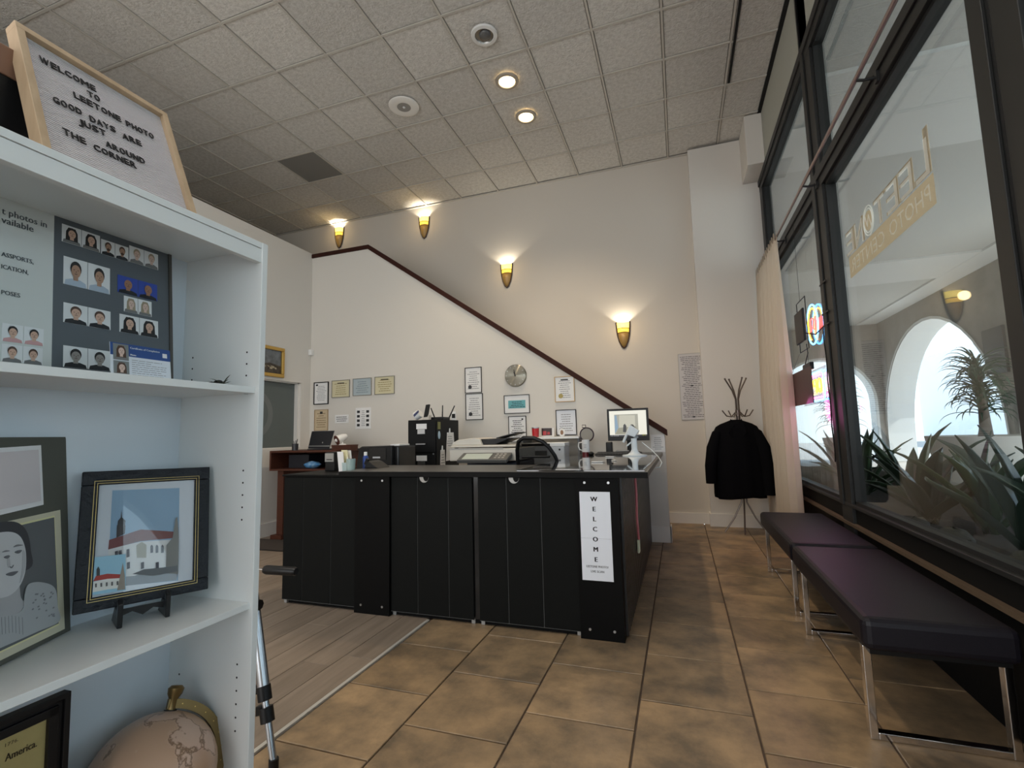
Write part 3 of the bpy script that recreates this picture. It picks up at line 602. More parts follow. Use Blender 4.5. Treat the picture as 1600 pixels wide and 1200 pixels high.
# lanyard stick on the counter's side
t = thing('hanging_strap', 'narrow pink strap with a pale tag hanging on the fluted counter side', 'strap', (-.335, 3.62, .30))
build(MB().tube([(-.322, 3.60, .86), (-.320, 3.61, .72), (-.322, 3.59, .55), (-.320, 3.63, .40)], .009, 6), 'strap', M('pink_strap', (.62, .18, .20), .6), t)
box('tag', M('pale_tag', (.75, .75, .55), .5), -.330, -.314, 3.60, 3.66, .31, .40, t, bevel=.004); box('hook', WPL, -.336, -.322, 3.59, 3.615, .85, .89, t)
# ---------------------------------------------------------------- filing cabinet with router and stand
fx0, fx1, fy0, fy1, fz = -2.685, -2.352, 4.44, 4.97, 1.335
FB = M('cabinet_black', (.004, .004, .0045), .5, spec=.2); t = thing('filing_cabinet', 'tall black four-drawer filing cabinet with white labels', 'cabinet', (-2.52, 4.7, 0))
box('body', FB, fx0, fx1, fy0+.012, fy1, 0, fz, t, bevel=.002)
for i in range(4):
    z1 = fz-.02-i*.325; d = box('drawer', FB, fx0+.008, fx1-.008, fy0-.004, fy0+.012, z1-.315, z1, t, bevel=.003); xc = (fx0+fx1)/2
    L_ = box('label_card', PAP, xc-.06, xc+.06, fy0-.007, fy0-.004, z1-.075, z1-.02, d)
    box('label_holder', SIL, xc-.045, xc+.04, fy0-.010, fy0-.004, z1-.125, z1-.078, d)
    box('handle', SIL, xc-.055, xc+.055, fy0-.03, fy0-.022, z1-.235, z1-.222, d, bevel=.002)
build(MB().disc((fx1-.03, fy0-.004, .985), (0, -1, 0), .008, .006, 10), 'lock', SIL, t)
xs_ = fx1+.001; build(MB().box(xs_, xs_+.003, 4.47, 4.53, 1.235, 1.31), 'sticker', M('olive_sticker', (.22, .22, .08), .6), t)
build(MB().ball((xs_+.002, 4.50, 1.175), .028, 12, (.12, 1, 1.5)), 'badge_sticker', M('pale_badge', (.45, .6, .72), .5), t)
for i, (y, z1, h_, wd, lb) in enumerate([(4.64, 1.20, .30, .22, 'upper white paper held by a magnet on the filing cabinet side'), (4.50, 1.02, .34, .13, 'lower white paper slip hanging on the filing cabinet side')]):
    p = thing('hanging_paper', lb, 'paper', (xs_+.004, y+wd/2, z1-h_)); build(MB().prism([(xs_+.004, y, z1-h_), (xs_+.004, y+wd, z1-h_+.01), (xs_+.004, y+wd*.85, z1), (xs_+.004, y+wd*.15, z1)], (.003, 0, 0)), 'sheet', PAP, p)
    build(MB().tube([(xs_+.008, y+wd*.4, z1-.01), (xs_+.010, y+wd*.4, z1+.045)], [.010, .006], 8), 'magnet_clip', WPL, p)
    mb = MB(); lines(mb, Vector((xs_+.007, y+.02, z1-h_*.5)), Y_, Z_, X_, wd*.7, h_*.4, 5, 3, d=.0008); build(mb, 'text_lines', INKG, p)
t = thing('wifi_router', 'black router with three upright antennas on the filing cabinet', 'router', (-2.44, 4.72, fz))
box('body', BLKM, -2.56, -2.37, 4.62, 4.80, fz, fz+.032, t, bevel=.008)
for a, b in (((-2.55, 4.79, fz+.02), (-2.60, 4.79, fz+.14)), ((-2.46, 4.79, fz+.02), (-2.455, 4.79, fz+.165)), ((-2.38, 4.79, fz+.02), (-2.31, 4.79, fz+.155))): build(MB().tube([a, b], [.008, .006], 8), 'antenna', BLKM, t)
t = thing('cordless_phone', 'dark handset standing in a silver cradle on the filing cabinet', 'phone', (-2.53, 4.55, fz))
build(MB().prism([(-2.565, 4.52, fz), (-2.485, 4.52, fz), (-2.50, 4.56, fz+.055), (-2.55, 4.56, fz+.055)], (0, .06, 0)), 'cradle', M('phone_silver', (.45, .44, .42), .4), t, bevel=.004)
build(MB().obox((-2.555, 4.54, fz+.03), (.045, 0, .004), (.012, .03, .135), (.0, .022, -.005)), 'handset', BLKM, t, bevel=.004)
t = thing('card_dispenser', 'white tilted roll of printed cards on the filing cabinet left corner', 'dispenser', (-2.65, 4.56, fz))
build(MB().tube([(-2.66, 4.56, fz+.045), (-2.60, 4.56, fz+.075)], .045, 20), 'roll', WPL, t)
for k in range(4): build(MB().obox((-2.648+.015*k, 4.512, fz+.035+.012*k), (.012, 0, .018), (-.01, 0, .02), (0, -.002, 0)), 'printed_card', M('navy_print', (.03, .04, .12), .5), t)
# ---------------------------------------------------------------- big beige copier
t = thing('copier', 'large beige and grey office copier behind the counter', 'copier', (-1.65, 4.35, 0)); BG = M('copier_beige', (.64, .60, .53), .45); BG2 = M('copier_grey', (.40, .38, .35), .45); NV = M('copier_navy', (.025, .03, .05), .4)
cx0, cx1, cy = -1.995, -1.345, 4.02
box('cabinet_body', BG2, cx0+.02, cx1-.06, cy+.10, cy+.62, .02, .80, t, bevel=.008)
box('output_bay', NV, cx0+.14, cx1-.02, cy+.06, cy+.6, .80, .93, t, bevel=.02)
b = box('scanner_body', BG, cx0, cx1, cy, cy+.55, .935, 1.045, t, bevel=.008); box('scanner_trim', BG2, cx0-.002, cx1-.13, cy-.003, cy, 1.035, 1.05, b)
ld = box('scanner_lid', BG, cx0+.005, cx1-.02, cy+.01, cy+.53, 1.055, 1.075, t, bevel=.008)
build(MB().prism([(cx0+.005, cy+.03, 1.075), (cx0+.31, cy+.03, 1.075), (cx0+.285, cy+.03, 1.13), (cx0+.23, cy+.03, 1.14), (cx0+.07, cy+.03, 1.125), (cx0+.015, cy+.03, 1.10)], (0, .42, 0)), 'feeder_cover', BG, ld, bevel=.008)
fd_ = build(MB().prism([(cx0+.28, cy+.06, 1.076), (cx0+.42, cy+.06, 1.076), (cx0+.55, cy+.06, 1.125), (cx0+.55, cy+.06, 1.135), (cx0+.36, cy+.06, 1.125), (cx0+.28, cy+.06, 1.128)], (0, .34, 0)), 'feeder_tray', BLKM, ld, bevel=.004)
build(MB().obox((cx0+.42, cy+.10, 1.13), (.20, 0, .045), (0, .26, 0), (0, 0, .008)), 'tray_flap', BLKM, fd_)
cp = build(MB().obox((cx0+.15, cy-.16, .925), (.46, 0, 0), (0, .15, .055), (0, -.01, .03)), 'control_panel', M('panel_grey', (.10, .10, .095), .4), t, bevel=.006)
build(MB().obox((cx0+.19, cy-.155, .958), (.25, 0, 0), (0, .11, .0403), (0, 0, .004)), 'display', M('panel_screen', (.50, .56, .50), .3), cp)
mb = MB()
for i in range(3):
    for j in range(3): mb.obox((cx0+.48+.035*i, cy-.135+.035*j, .966+.013*j), (.022, 0, 0), (0, .02, .0074), (0, 0, .002))
build(mb, 'button_pad', BG2, cp)
# black inkjet printer on a low table
t = thing('side_table', 'low black table under the inkjet printer, behind the counter', 'table', (-2.72, 4.05, 0)); box('table_top', BLK, -3.0, -2.44, 3.8, 4.3, .80, .83, t)
for x in (-2.98, -2.49):
    for y in (3.82, 4.25): box('leg', BLK, x, x+.03, y, y+.03, 0, .80, t)
t = thing('inkjet_printer', 'black inkjet printer with rounded upright control face', 'printer', (-2.66, 4.0, .83))
mb = MB(); mb.prism([(-2.895, 3.86, .835), (-2.50, 3.86, .835), (-2.50, 3.86, 1.09), (-2.845, 3.86, 1.078), (-2.86, 3.86, 1.065)], (0, .05, 0)); build(mb, 'control_face', BLKM, t, bevel=.008)
box('body', M('printer_black', (.012, .012, .013), .25), -2.88, -2.46, 3.91, 4.22, .83, 1.085, t, bevel=.015)
box('display', M('gloss_black', (.004, .004, .005), .08), -2.74, -2.56, 3.855, 3.86, .96, 1.065, t); box('menu_glow', M('menu_grey', (.2, .2, .2), .4, emit=(.6, .62, .65), es=.25), -2.70, -2.62, 3.853, 3.855, .975, .99, t)
for z in (.86, 1.06): build(MB().disc((-2.865, 3.86, z), (0, -1, 0), .009, .003, 12), 'screw_cap', BLKF, t)
box('envelope', PAP, -2.56, -2.46, 3.93, 4.10, 1.086, 1.10, label='cream envelope lying on the black inkjet printer', cat='envelope')
# ---------------------------------------------------------------- office chair
t = thing('office_chair', 'black mesh-backed office chair pushed up behind the counter', 'chair', (-1.1, 3.78, 0)); yy = 3.72
pts = [at(x, y, 1, yy+.10*(735-y)/55*-1+.1) for x, y in ((813, 740), (809, 722), (808, 704), (810, 690), (818, 684), (834, 684), (848, 690), (858, 699), (867, 712), (873, 726), (876, 742))]
pts = [Vector((p.x, p.y, p.z)) for p in pts]; pts += [Vector((-.95, yy+.12, .66)), Vector((-1.12, yy+.13, .62)), Vector((-1.26, yy+.12, .66))]
build(MB().tube(pts, .016, 8, closed=True), 'back_frame', BLKM, t)
cen = sum(pts, Vector())/len(pts)+Vector((0, .03, 0)); mb = MB(); mb.add([cen]+[p+(cen-p)*.5+Vector((0, .012, 0)) for p in pts]+pts, [(0, 1+i, 1+(i+1) % len(pts)) for i in range(len(pts))]+[(1+i, 1+len(pts)+i, 1+len(pts)+(i+1) % len(pts), 1+(i+1) % len(pts)) for i in range(len(pts))], True)
build(mb, 'mesh_back', film_mat('chair_mesh', (.012, .012, .013), .55), t, solid=.004)
for z in (.98, 1.075): build(MB().tube([(-1.22, yy+.05, z), (-1.1, yy+.075, z), (-.99, yy+.05, z)], .010, 8), 'back_bar', BLKM, t)
build(MB().box(-1.36, -.88, yy+.02, yy+.50, .44, .52), 'seat', M('seat_black', (.015, .015, .016), .8), t, bevel=.03)
build(MB().cyl((-1.12, yy+.26, .10), (-1.12, yy+.26, .45), .028), 'post', BLKM, t); build(MB().tube([(-1.12, yy+.34, .47), (-1.12, yy+.15, .50), (-1.12, yy+.12, .72)], .022, 8), 'back_stem', BLKM, t)
for i in range(5):
    a = 2*PI*i/5+.3; e = (-1.12+.27*math.cos(a), yy+.26+.27*math.sin(a), .06); q = build(MB().tube([(-1.12, yy+.26, .11), e], [.025, .014], 8), 'base_arm', BLKM, t)
    build(MB().disc((e[0]-.012, e[1], .03), (1, 0, 0), .03, .024, 14), 'caster', BLKM, q)
# ---------------------------------------------------------------- white wall desk with small printer
t = thing('wall_desk', 'white low desk with a raised shelf along the stair wall', 'desk', (-1.35, 5.1, 0))
box('desk_top', WHT, -1.78, -1.0, 4.72, 5.41, .80, .825, t); box('raised_shelf', WHT, -1.64, -1.0, 5.02, 5.41, 1.105, 1.125, t, bevel=.002); box('shelf_divider', WHT, -1.64, -1.62, 5.05, 5.41, .825, 1.105, t)
box('shelf_side', M('shelf_grey', (.16, .16, .16), .6), -1.02, -1.0, 5.05, 5.41, .825, 1.105, t)
for x in (-1.76, -1.05): box('leg', WHT, x, x+.03, 4.76, 5.38, 0, .80, t)
t = thing('small_printer', 'small silver white printer under the raised white shelf', 'printer', (-1.3, 4.93, .825))
box('body', M('printer_silver', (.55, .56, .58), .35), -1.46, -1.10, 4.78, 5.0, .825, 1.06, t, bevel=.014); box('top_lid', WPL, -1.465, -1.095, 4.775, 5.0, 1.03, 1.07, t, bevel=.008)
build(MB().disc((-1.15, 4.778, 1.0), (0, -1, 0), .010, .003, 14), 'power_button', BLKM, t); box('paper_slot', M('slot_grey', (.12, .12, .12), .5), -1.44, -1.28, 4.776, 4.78, .93, .99, t)
box('desk_scanner', M('scanner_dark', (.05, .05, .055), .5), -1.62, -1.48, 4.80, 5.0, .825, .96, label='dark boxy scanner on the white desk behind the office chair', cat='scanner', bevel=.006)
def cup(name, label, cat, x, y, z, r, h_, mat, r2=None, parts=()):
    t = thing(name, label, cat, (x, y, z)); r2 = r2 or r
    build(MB().lathe([(.001, z), (r2, z), (r, z+h_), (r*.9, z+h_), (r2*.88, z+.006), (.001, z+.006)], 24, (x, y, 0)), 'body', mat, t); return t
RED = M('red_enamel', (.45, .015, .02), .3)
p = at(841, 690, 1, 5.3); t = cup('tumbler', 'shiny red tumbler with a silver rim on the raised shelf', 'cup', p.x, 5.2, 1.125, .042, .105, RED, .036); build(MB().lathe([(.043, 1.222), (.044, 1.234), (.038, 1.234)], 24, (p.x, 5.2, 0)), 'rim', SIL, t)
p0, p1 = at(846, 680, 1, 5.3), at(866, 680, 1, 5.3); t = thing('photo_stand', 'small dark red photo leaning beside the red tumbler', 'picture', (p0.x, 5.3, 1.125))
box('mount', PAP, p0.x, p1.x, 5.30, 5.31, 1.126, 1.225, t); ph = box('photo', M('photo_dark', (.03, .012, .01), .4), p0.x+.004, p1.x-.025, 5.296, 5.30, 1.14, 1.222, t)
mb = MB(); mb.box(p0.x+.02, p0.x+.06, 5.2945, 5.296, 1.145, 1.19).box(p0.x+.07, p0.x+.1, 5.2945, 5.296, 1.15, 1.18); build(mb, 'printed_shapes', RED, ph)
p = at(880, 688, 1, 5.3); t = thing('oval_frame', 'tiny white oval frame with a brown portrait on the raised shelf', 'frame', (p.x, 5.25, 1.125))
build(MB().disc((0, 0, 0), (0, -1, 0), 1, .3, 28), 'oval_rim', WPL, t); q = t.children[0]; q.scale = (.036, .03, .045); q.location = (0, .01, .045)
build(MB().disc((0, 0, 0), (0, -1, 0), 1, .1, 20), 'portrait', M('sepia', (.30, .17, .10), .6), t); q = t.children[1]; q.scale = (.017, .02, .026); q.location = (0, -.001, .045)
# round mirror on stand, mug
p = at(917, 679, 1, 5.05); t = thing('round_mirror', 'round tan-faced mirror with dark rim standing behind the white mug', 'mirror', (p.x, 5.05, .825))
build(MB().disc((p.x, 5.05, p.z), (0, -1, 0), .066, .004, 36), 'mirror_face', M('tan_disc', (.28, .25, .20), .35), t)
build(MB().tube([(p.x+.07*math.cos(a), 5.048, p.z+.07*math.sin(a)) for a in [2*PI*i/30 for i in range(30)]], .007, 6, closed=True), 'rim', M('purple_dark', (.035, .02, .03), .4), t)
build(MB().tube([(p.x-.01, 5.05, p.z+.07), (p.x-.045, 5.05, p.z+.075), (p.x-.045, 5.05, p.z+.10), (p.x-.01, 5.05, p.z+.10), (p.x-.01, 5.05, p.z+.07)], .005, 6), 'clip', M('purple_dark', ()), t)
build(MB().cyl((p.x, 5.06, .827), (p.x, 5.06, p.z-.07), .008), 'stem', BLKM, t); build(MB().lathe([(.001, .825), (.06, .825), (.055, .835), (.001, .838)], 24, (p.x, 5.06, 0)), 'base', BLKM, t)
p = at(918, 711, 2, CT); t = thing('mug', 'white mug with a dark red bottom band on the glass-topped counter', 'mug', (p.x, 4.78, CT))
mx_ = -.885; build(MB().lathe([(.001, CT+.0), (.038, CT), (.038, CT+.035)], 28, (mx_, 4.78, 0)), 'base_band', M('maroon', (.13, .015, .02), .3), t)
build(MB().lathe([(.038, CT+.035), (.038, CT+.155), (.034, CT+.155), (.034, CT+.01)], 28, (mx_, 4.78, 0)), 'body', WPL, t)
build(MB().tube([(mx_-.037, 4.78, CT+.13), (mx_-.065, 4.77, CT+.125), (mx_-.072, 4.77, CT+.09), (mx_-.06, 4.77, CT+.06), (mx_-.037, 4.78, CT+.05)], .006, 8), 'handle', WPL, t)
mb = MB(); lines(mb, Vector((mx_-.016, 4.7405, CT+.075)), X_, Z_, Vector((0, -1, 0)), .032, .04, 3, 2, d=.0008); build(mb, 'printed_mark', INKG, t)
# ---------------------------------------------------------------- monitor, docking items, lamp on the counter
t = thing('monitor', 'flat monitor showing a photo of a room, on the counter by the stair wall', 'monitor', (-.52, 5.15, CT)); my = 5.08
A0, A1 = at(948, 641, 1, my), at(1015, 686, 1, my); x0, x1, z0, z1 = A0.x, A1.x, A1.z, A0.z
box('bezel', BLKM, x0, x1, my, my+.03, z0-.012, z1+.01, t, bevel=.004)
sc_ = box('screen', M('screen_glow', (.02, .02, .02), .3, emit=(.93, .91, .78), es=.85), x0+.022, x1-.022, my-.0015, my, z0+.048, z1-.012, t)
def scr(name, a, b, c, d, col, es=.8): build(MB().box(x0+.022+a*(x1-x0-.044), x0+.022+b*(x1-x0-.044), my-.003, my-.0015, z0+.048+c*(z1-z0-.06), z0+.048+d*(z1-z0-.06)), name, M(name+'_emit', (.02, .02, .02), .3, emit=col, es=es), sc_)
scr('pictured_room', .14, .78, .02, .85, (.42, .41, .33)); X0_, W_ = x0+.022, (x1-x0-.044); Z0_, H_ = z0+.048, (z1-z0-.06)
def spoly(name, pts, col, d, es=.8): build(MB().add([(X0_+a*W_, my-d, Z0_+b*H_) for a, b in pts], [tuple(range(len(pts)))]), name, M(name+'_emit', (.02, .02, .02), .3, emit=col, es=es), sc_)
spoly('pictured_window', [(.14, .05), (.24, .3), (.20, .83), (.15, .80)], (.25, .38, .50), .0034); spoly('pictured_wall', [(.26, .3), (.28, .82), (.70, .80), (.70, .35)], (.62, .60, .48), .0034)
spoly('pictured_floor', [(.16, .03), (.24, .28), (.72, .34), (.77, .03)], (.33, .32, .23), .0036); spoly('pictured_chair', [(.36, .12), (.38, .40), (.42, .46), (.46, .36), (.45, .1)], (.02, .02, .02), .0038); spoly('pictured_chair', [(.55, .3), (.58, .42), (.64, .42), (.70, .28)], (.02, .02, .02), .0038)
scr('task_bar', 0, 1, -.06, 0, (.04, .04, .05)); scr('yellow_tile', .87, .97, -.05, .0, (.6, .62, .05)); scr('search_box', .02, .25, -.055, -.015, (.8, .8, .78))
build(MB().cyl(((x0+x1)/2, my+.04, CT), ((x0+x1)/2, my+.04, z0+.05), .02), 'neck', BLKM, t); box('foot', BLKM, (x0+x1)/2-.12, (x0+x1)/2+.12, my-.02, my+.12, CT, CT+.012, t, bevel=.004)
box('desk_speaker', BLKM, x0-.012, x0+.05, 4.98, 5.06, CT, CT+.125, label='small black speaker left of the monitor', cat='speaker', bevel=.012)
t = thing('webcam_box', 'grey and black card reader under the monitor', 'card reader', (x0+.17, 4.9, CT)); box('body', BLKM, x0+.09, x0+.24, 4.86, 4.98, CT, CT+.03, t, bevel=.006); box('top_cover', M('reader_grey', (.25, .25, .26), .4), x0+.10, x0+.22, 4.87, 4.97, CT+.03, CT+.042, t, bevel=.004)
kb = thing('keyboard', 'black slanted keyboard on the counter before the monitor', 'keyboard', (-.56, 4.75, CT)); build(MB().prism([(-.78, 4.66, CT+.008), (-.78, 4.84, CT+.008), (-.78, 4.84, CT+.03), (-.78, 4.66, CT+.014)], (.42, 0, 0)), 'case', BLKM, kb, bevel=.002)
mb = MB()
for j in range(5):
    for i in range(15): mb.obox((-.775+.027*i, 4.668+.033*j, CT+.0155+.0029*j), (.023, 0, 0), (0, .027, .0024), (0, 0, .004))
build(mb, 'keys', M('key_black', (.02, .02, .022), .5), kb, kind='stuff')
t = thing('computer_mouse', 'dark curved mouse on the counter left of the keyboard', 'mouse', (-.80, 4.70, CT+.008)); build(MB().ball((-.825, 4.72, CT+.02), .03, 16, (.9, 1.5, .7)), 'shell', BLKM, t)
t = thing('desk_lamp', 'white folding desk lamp with round base on the counter', 'lamp', (-.395, 4.50, CT+.008)); lz = CT+.008; lx, ly = -.395, 4.50; WL = M('lamp_white', (.74, .80, .84), .4)
build(MB().lathe([(.001, lz), (.108, lz), (.108, lz+.008), (.06, lz+.014), (.035, lz+.035), (.026, lz+.06), (.001, lz+.06)], 32, (lx, ly, 0)), 'base', WL, t)
build(MB().cyl((lx, ly, lz+.05), (lx, ly, lz+.155), .026), 'column', WL, t)
q0 = at(1000, 672, 1, ly); lt = [at(*p, 1, ly) for p in ((985, 664), (999, 673), (992, 683), (980, 679))]
build(MB().prism([p+Vector((0, -.04, 0)) for p in lt], (0, .07, 0)), 'lamp_head', WL, t, bevel=.005)
build(MB().tube([at(984, 667, 1, ly), at(974, 691, 1, ly)], .012, 8), 'head_bar', WL, t); build(MB().tube([at(996, 683, 1, ly), at(979, 697, 1, ly)], .007, 8), 'arm', WL, t)
build(MB().tube([at(997, 682, 1, ly), (lx, ly, lz+.15)], .010, 8), 'hinge', M('hinge_grey', (.35, .37, .38), .4), t)
build(MB().tube([at(*p, 1, y_) for p, y_ in (((1003, 691), 4.5), ((1018, 703), 4.46), ((1029, 714), 4.3), ((1034, 723), 4.1), ((1031, 730), 4.0), ((1024, 731), 4.0))], .0035, 6), 'power_cord', WL, t)
for i, (x, y, l_, a, lb) in enumerate([(-.62, 3.55, .10, .05, 'white pen lying on the glass sheet nearest its front edge'), (-.50, 3.75, .07, -.9, 'short white pen lying aslant on the glass sheet'), (-.62, 4.25, .09, .1, 'thin white pen on the glass sheet behind the other pens')]):
    d_ = Vector((math.cos(a), math.sin(a), 0))*l_; p_ = Vector((x, y, CT+.013)); t = thing('pen', lb, 'pen', p_); build(MB().tube([p_, p_+d_*.8], .0048, 8), 'barrel', WPL, t); build(MB().tube([p_+d_*.8, p_+d_], [.0045, .001], 8), 'tip', SIL, t)
# ---------------------------------------------------------------- brown desk, laptop and the things round it
t = thing('brown_desk', 'dark red-brown wooden desk with an open cubby, by the frosted window', 'desk', (-4.2, 4.75, 0))
dx0, dx1, dy0, dy1 = -4.66, -3.70, 4.58, 5.2
for n_, a in (('cubby_top', (dx0, dx1, dy0, dy1, 1.012, 1.035)), ('cubby_bottom', (dx0, dx1, dy0, dy1, .80, .822)), ('cubby_side', (dx0, dx0+.022, dy0, dy1, .822, 1.012)), ('cubby_side', (dx1-.075, dx1-.045, dy0, dy1, .822, 1.012)), ('cubby_back', (dx0, dx1, dy1-.02, dy1, .822, 1.012)), ('leg_panel', (dx0+.07, dx0+.16, dy0+.06, dy1, .05, .80)), ('foot_rail', (dx0+.02, dx0+.18, dy0+.02, dy1, 0, .05)), ('leg_panel', (dx1-.10, dx1-.04, dy0+.06, dy1, 0, .80))): box(n_, BRWD, *a, t, bevel=.003)
t = thing('laptop', 'open dark laptop seen from behind on the brown desk', 'laptop', (-4.12, 4.85, 1.035)); ly_ = 4.72
a, b, c, d = at(481, 702, 1, ly_), at(514, 702, 1, ly_), at(522, 674, 1, ly_+.12), at(487, 675, 1, ly_+.12)
off_ = Vector((0, 0, 1.047-min(a.z, b.z))); a, b, c, d = [p+off_ for p in (a, b, c, d)]
build(MB().prism([a, b, c, d], (0, .012, .003)), 'lid', M('laptop_black', (.010, .011, .016), .35), t, bevel=.003); build(MB().prism([a+(d-a)*.12-Y_*.001, b+(c-b)*.12-Y_*.001, b+(c-b)*.18-Y_*.001, a+(d-a)*.18-Y_*.001], (0, -.002, 0)), 'hinge_strip', SIL, t)
build(MB().disc((b+(d-b)*.35)-Y_*.002, (0, -1, .2), .008, .002, 12), 'lid_emblem', SIL, t); box('base', M('laptop_black', ()), a.x, b.x+.02, ly_-.01, ly_+.22, 1.036, 1.048, t, bevel=.003)
t = thing('wooden_box', 'small dark wooden box on the brown desk under the little lamp', 'box', (-3.85, 4.75, 1.035))
p0, p1 = at(520, 700, 1, 4.7), at(549, 700, 1, 4.7); box('body', BRWD, p0.x, p1.x, 4.68, 4.82, 1.035, 1.075, t); box('lid', BRWD, p0.x-.003, p1.x+.003, 4.675, 4.825, 1.075, 1.09, t, bevel=.002)
t = thing('clip_lamp', 'little white spot lamp with a dark brown mouth on the wooden box', 'lamp', ((p0.x+p1.x)/2, 4.74, 1.09))
c0 = Vector((p0.x+.065, 4.74, 1.16)); dd = Vector((-.42, -.82, -.38)).normalized()
build(MB().tube([c0-dd*.09, c0-dd*.05, c0+dd*.035], [.026, .043, .055], 20), 'shade', WPL, t); build(MB().tube([c0+dd*.034, c0+dd*.044], [.056, .058], 20), 'mouth_ring', M('brown_mouth', (.10, .03, .02), .4), t)
build(MB().ball(c0+dd*.042, .022, 12), 'bulb', M('bulb_white', (.85, .83, .8), .3), t); build(MB().tube([c0-dd*.02, (c0.x+.03, 4.75, 1.12), (c0.x+.03, 4.75, 1.09)], .009, 8), 'stem', WPL, t)
build(MB().lathe([(.001, 1.09), (.045, 1.09), (.04, 1.10), (.001, 1.105)], 20, (c0.x+.03, 4.75, 0)), 'base', WPL, t)
p = at(461, 700, 1, 4.66); t = thing('pencil_cup', 'dark mesh pencil cup holding two pens, left end of the brown desk', 'pencil cup', (p.x, 4.66, 1.035))
build(MB().lathe([(.001, 1.036), (.034, 1.036), (.038, 1.115), (.035, 1.115), (.031, 1.04)], 20, (p.x, 4.66, 0)), 'body', M('mesh_metal', (.05, .05, .055), .4, metal=.4), t)
for dx_, dz_ in ((.035, .055), (-.02, .03), (.01, .04)): build(MB().tube([(p.x, 4.66, 1.04), (p.x+dx_, 4.66, 1.115+dz_)], .004, 6), 'pen', BLKF, t)
t = thing('blue_pouch', 'crumpled bright blue pouch inside the cubby of the brown desk', 'pouch', (-4.15, 4.66, .824)); R = random.Random(9)
mb = MB(); mb.ball((-4.13, 4.70, .863), .06, 16, (1.9, 1.0, .62)); mb.v = [v+Vector((R.uniform(-1, 1), R.uniform(-1, 1), R.uniform(-.6, .9)))*.008 for v in mb.v]; build(mb, 'body', M('blue_fabric', (.03, .20, .48), .6, noise=(18, (.25, .42, .6), 3)), t)
box('black_box', M('dull_black', (.012, .012, .018), .6), -4.52, -4.22, 4.74, 5.1, .824, .98, label='dark navy box pushed deep into the desk cubby', cat='box')
# items on the counter's left end
t = thing('card_machine', 'grey and black boxy machine standing at the counter left end', 'machine', (-2.52, 3.25, .913)); x0_, x1_ = at(511, 710, 1, 3.2).x, at(525, 710, 1, 3.2).x
box('body', BLKM, x0_, x1_, 3.18, 3.32, .914, 1.06, t, bevel=.003); box('face', M('machine_grey', (.30, .29, .27), .45), x0_+.002, x1_-.002, 3.172, 3.18, .985, 1.052, t, bevel=.002); box('slot', BLKF, x0_+.02, x1_-.015, 3.168, 3.172, 1.0, 1.006, t)
t = thing('leaflet_holder', 'clear holder full of white leaflets on the counter left end', 'leaflet holder', (-2.43, 3.12, .913))
for i, (xx, yy_, h_, mt) in enumerate([(-2.475, 3.10, .15, PAP), (-2.46, 3.13, .162, M('leaflet_cream', (.75, .70, .45), .7)), (-2.45, 3.16, .158, PAP)]): build(MB().obox((xx, yy_, .915), (.060, -.01, 0), (-.018, .0, h_), (0, .006, 0)), 'leaflet', mt, t)
build(MB().obox((-2.43, 3.085, .914), (.09, -.01, 0), (-.006, 0, .07), (0, .003, 0)), 'holder_front', M('holder_plastic', (.4, .5, .5), .2), t)
t = cup('glass_tumbler', 'pale green glass of pens beside the white leaflets', 'glass', -2.335, 3.06, .913, .034, .10, M('green_glass', (.32, .42, .40), .15, coat=.5), .03)
for i, (dx_, mt) in enumerate(((.012, BLKF), (-.015, SIL), (.0, M('pen_red', (.4, .03, .03), .4)))): build(MB().tube([(-2.335, 3.06, .92), (-2.335+dx_*2, 3.06, 1.035-.01*i)], .004, 6), 'pen', mt, t)
t = thing('glue_bottle', 'small blue bottle with a white cap among the counter items', 'bottle', (-2.34, 3.22, .93)); build(MB().lathe([(.001, .915), (.022, .915), (.022, 1.015), (.012, 1.03)], 16, (-2.35, 3.26, 0)), 'body', M('bottle_blue', (.02, .06, .26), .3), t)
build(MB().lathe([(.014, 1.028), (.013, 1.055), (.001, 1.057)], 14, (-2.35, 3.26, 0)), 'cap', WPL, t)
t = thing('desk_phone', 'black wedge-shaped desk phone beside the green glass', 'phone', (-2.2, 3.2, CT)); build(MB().prism([(-2.26, 3.12, CT), (-2.14, 3.12, CT), (-2.21, 3.12, CT+.045), (-2.245, 3.12, CT+.055)], (0, .16, 0)), 'body', BLKM, t, bevel=.004)
build(MB().tube([(-2.255, 3.13, CT+.03), (-2.235, 3.13, CT+.07)], .014, 8), 'handset', BLKM, t)
t = thing('floor_mat', 'dark brown mat on the floor by the brown desk', 'mat', (-4.3, 4.4, 0)); box('pile', M('mat_brown', (.045, .035, .03), .95, bump=(80, .6)), -4.81, -3.9, 4.15, 4.57, .001, .012, t, bevel=.003); box('rubber_edge', BLKF, -4.825, -3.885, 4.135, 4.585, .0005, .006, t)
# ---------------------------------------------------------------- white bookcase (left foreground)
bx0, bx1, by0, by1, bz = -1.352, -1.06, .17, 1.018, 1.712
bk = thing('bookcase', 'tall white open bookcase filling the left foreground', 'bookcase', (-1.2, .6, 0)); th = .018
box('side_panel', WHT, bx0, bx1, by1-th, by1, 0, bz, bk, bevel=.0012); box('side_panel', WHT, bx0, bx1, by0, by0+th, 0, bz, bk, bevel=.0012)
box('back_panel', M('bookcase_back', (.66, .72, .78), .45), bx0, bx0+.006, by0+th, by1-th, 0, bz-.002, bk)
box('top_board', WHT, bx0, bx1-.002, by0+th, by1-th, bz-.016, bz, bk, bevel=.001); box('header_board', WHT, bx1-.022, bx1-.004, by0+th, by1-th, bz-.056, bz-.0172, bk, bevel=.001)
SH = [(1.295, 1.312, -.012), (.739, .755, -.010), (.20, .225, -.010)]
for a, b, dx_ in SH: box('shelf', WHT, bx0+.006, bx1+dx_, by0+th, by1-th, a, b, bk, bevel=.001)
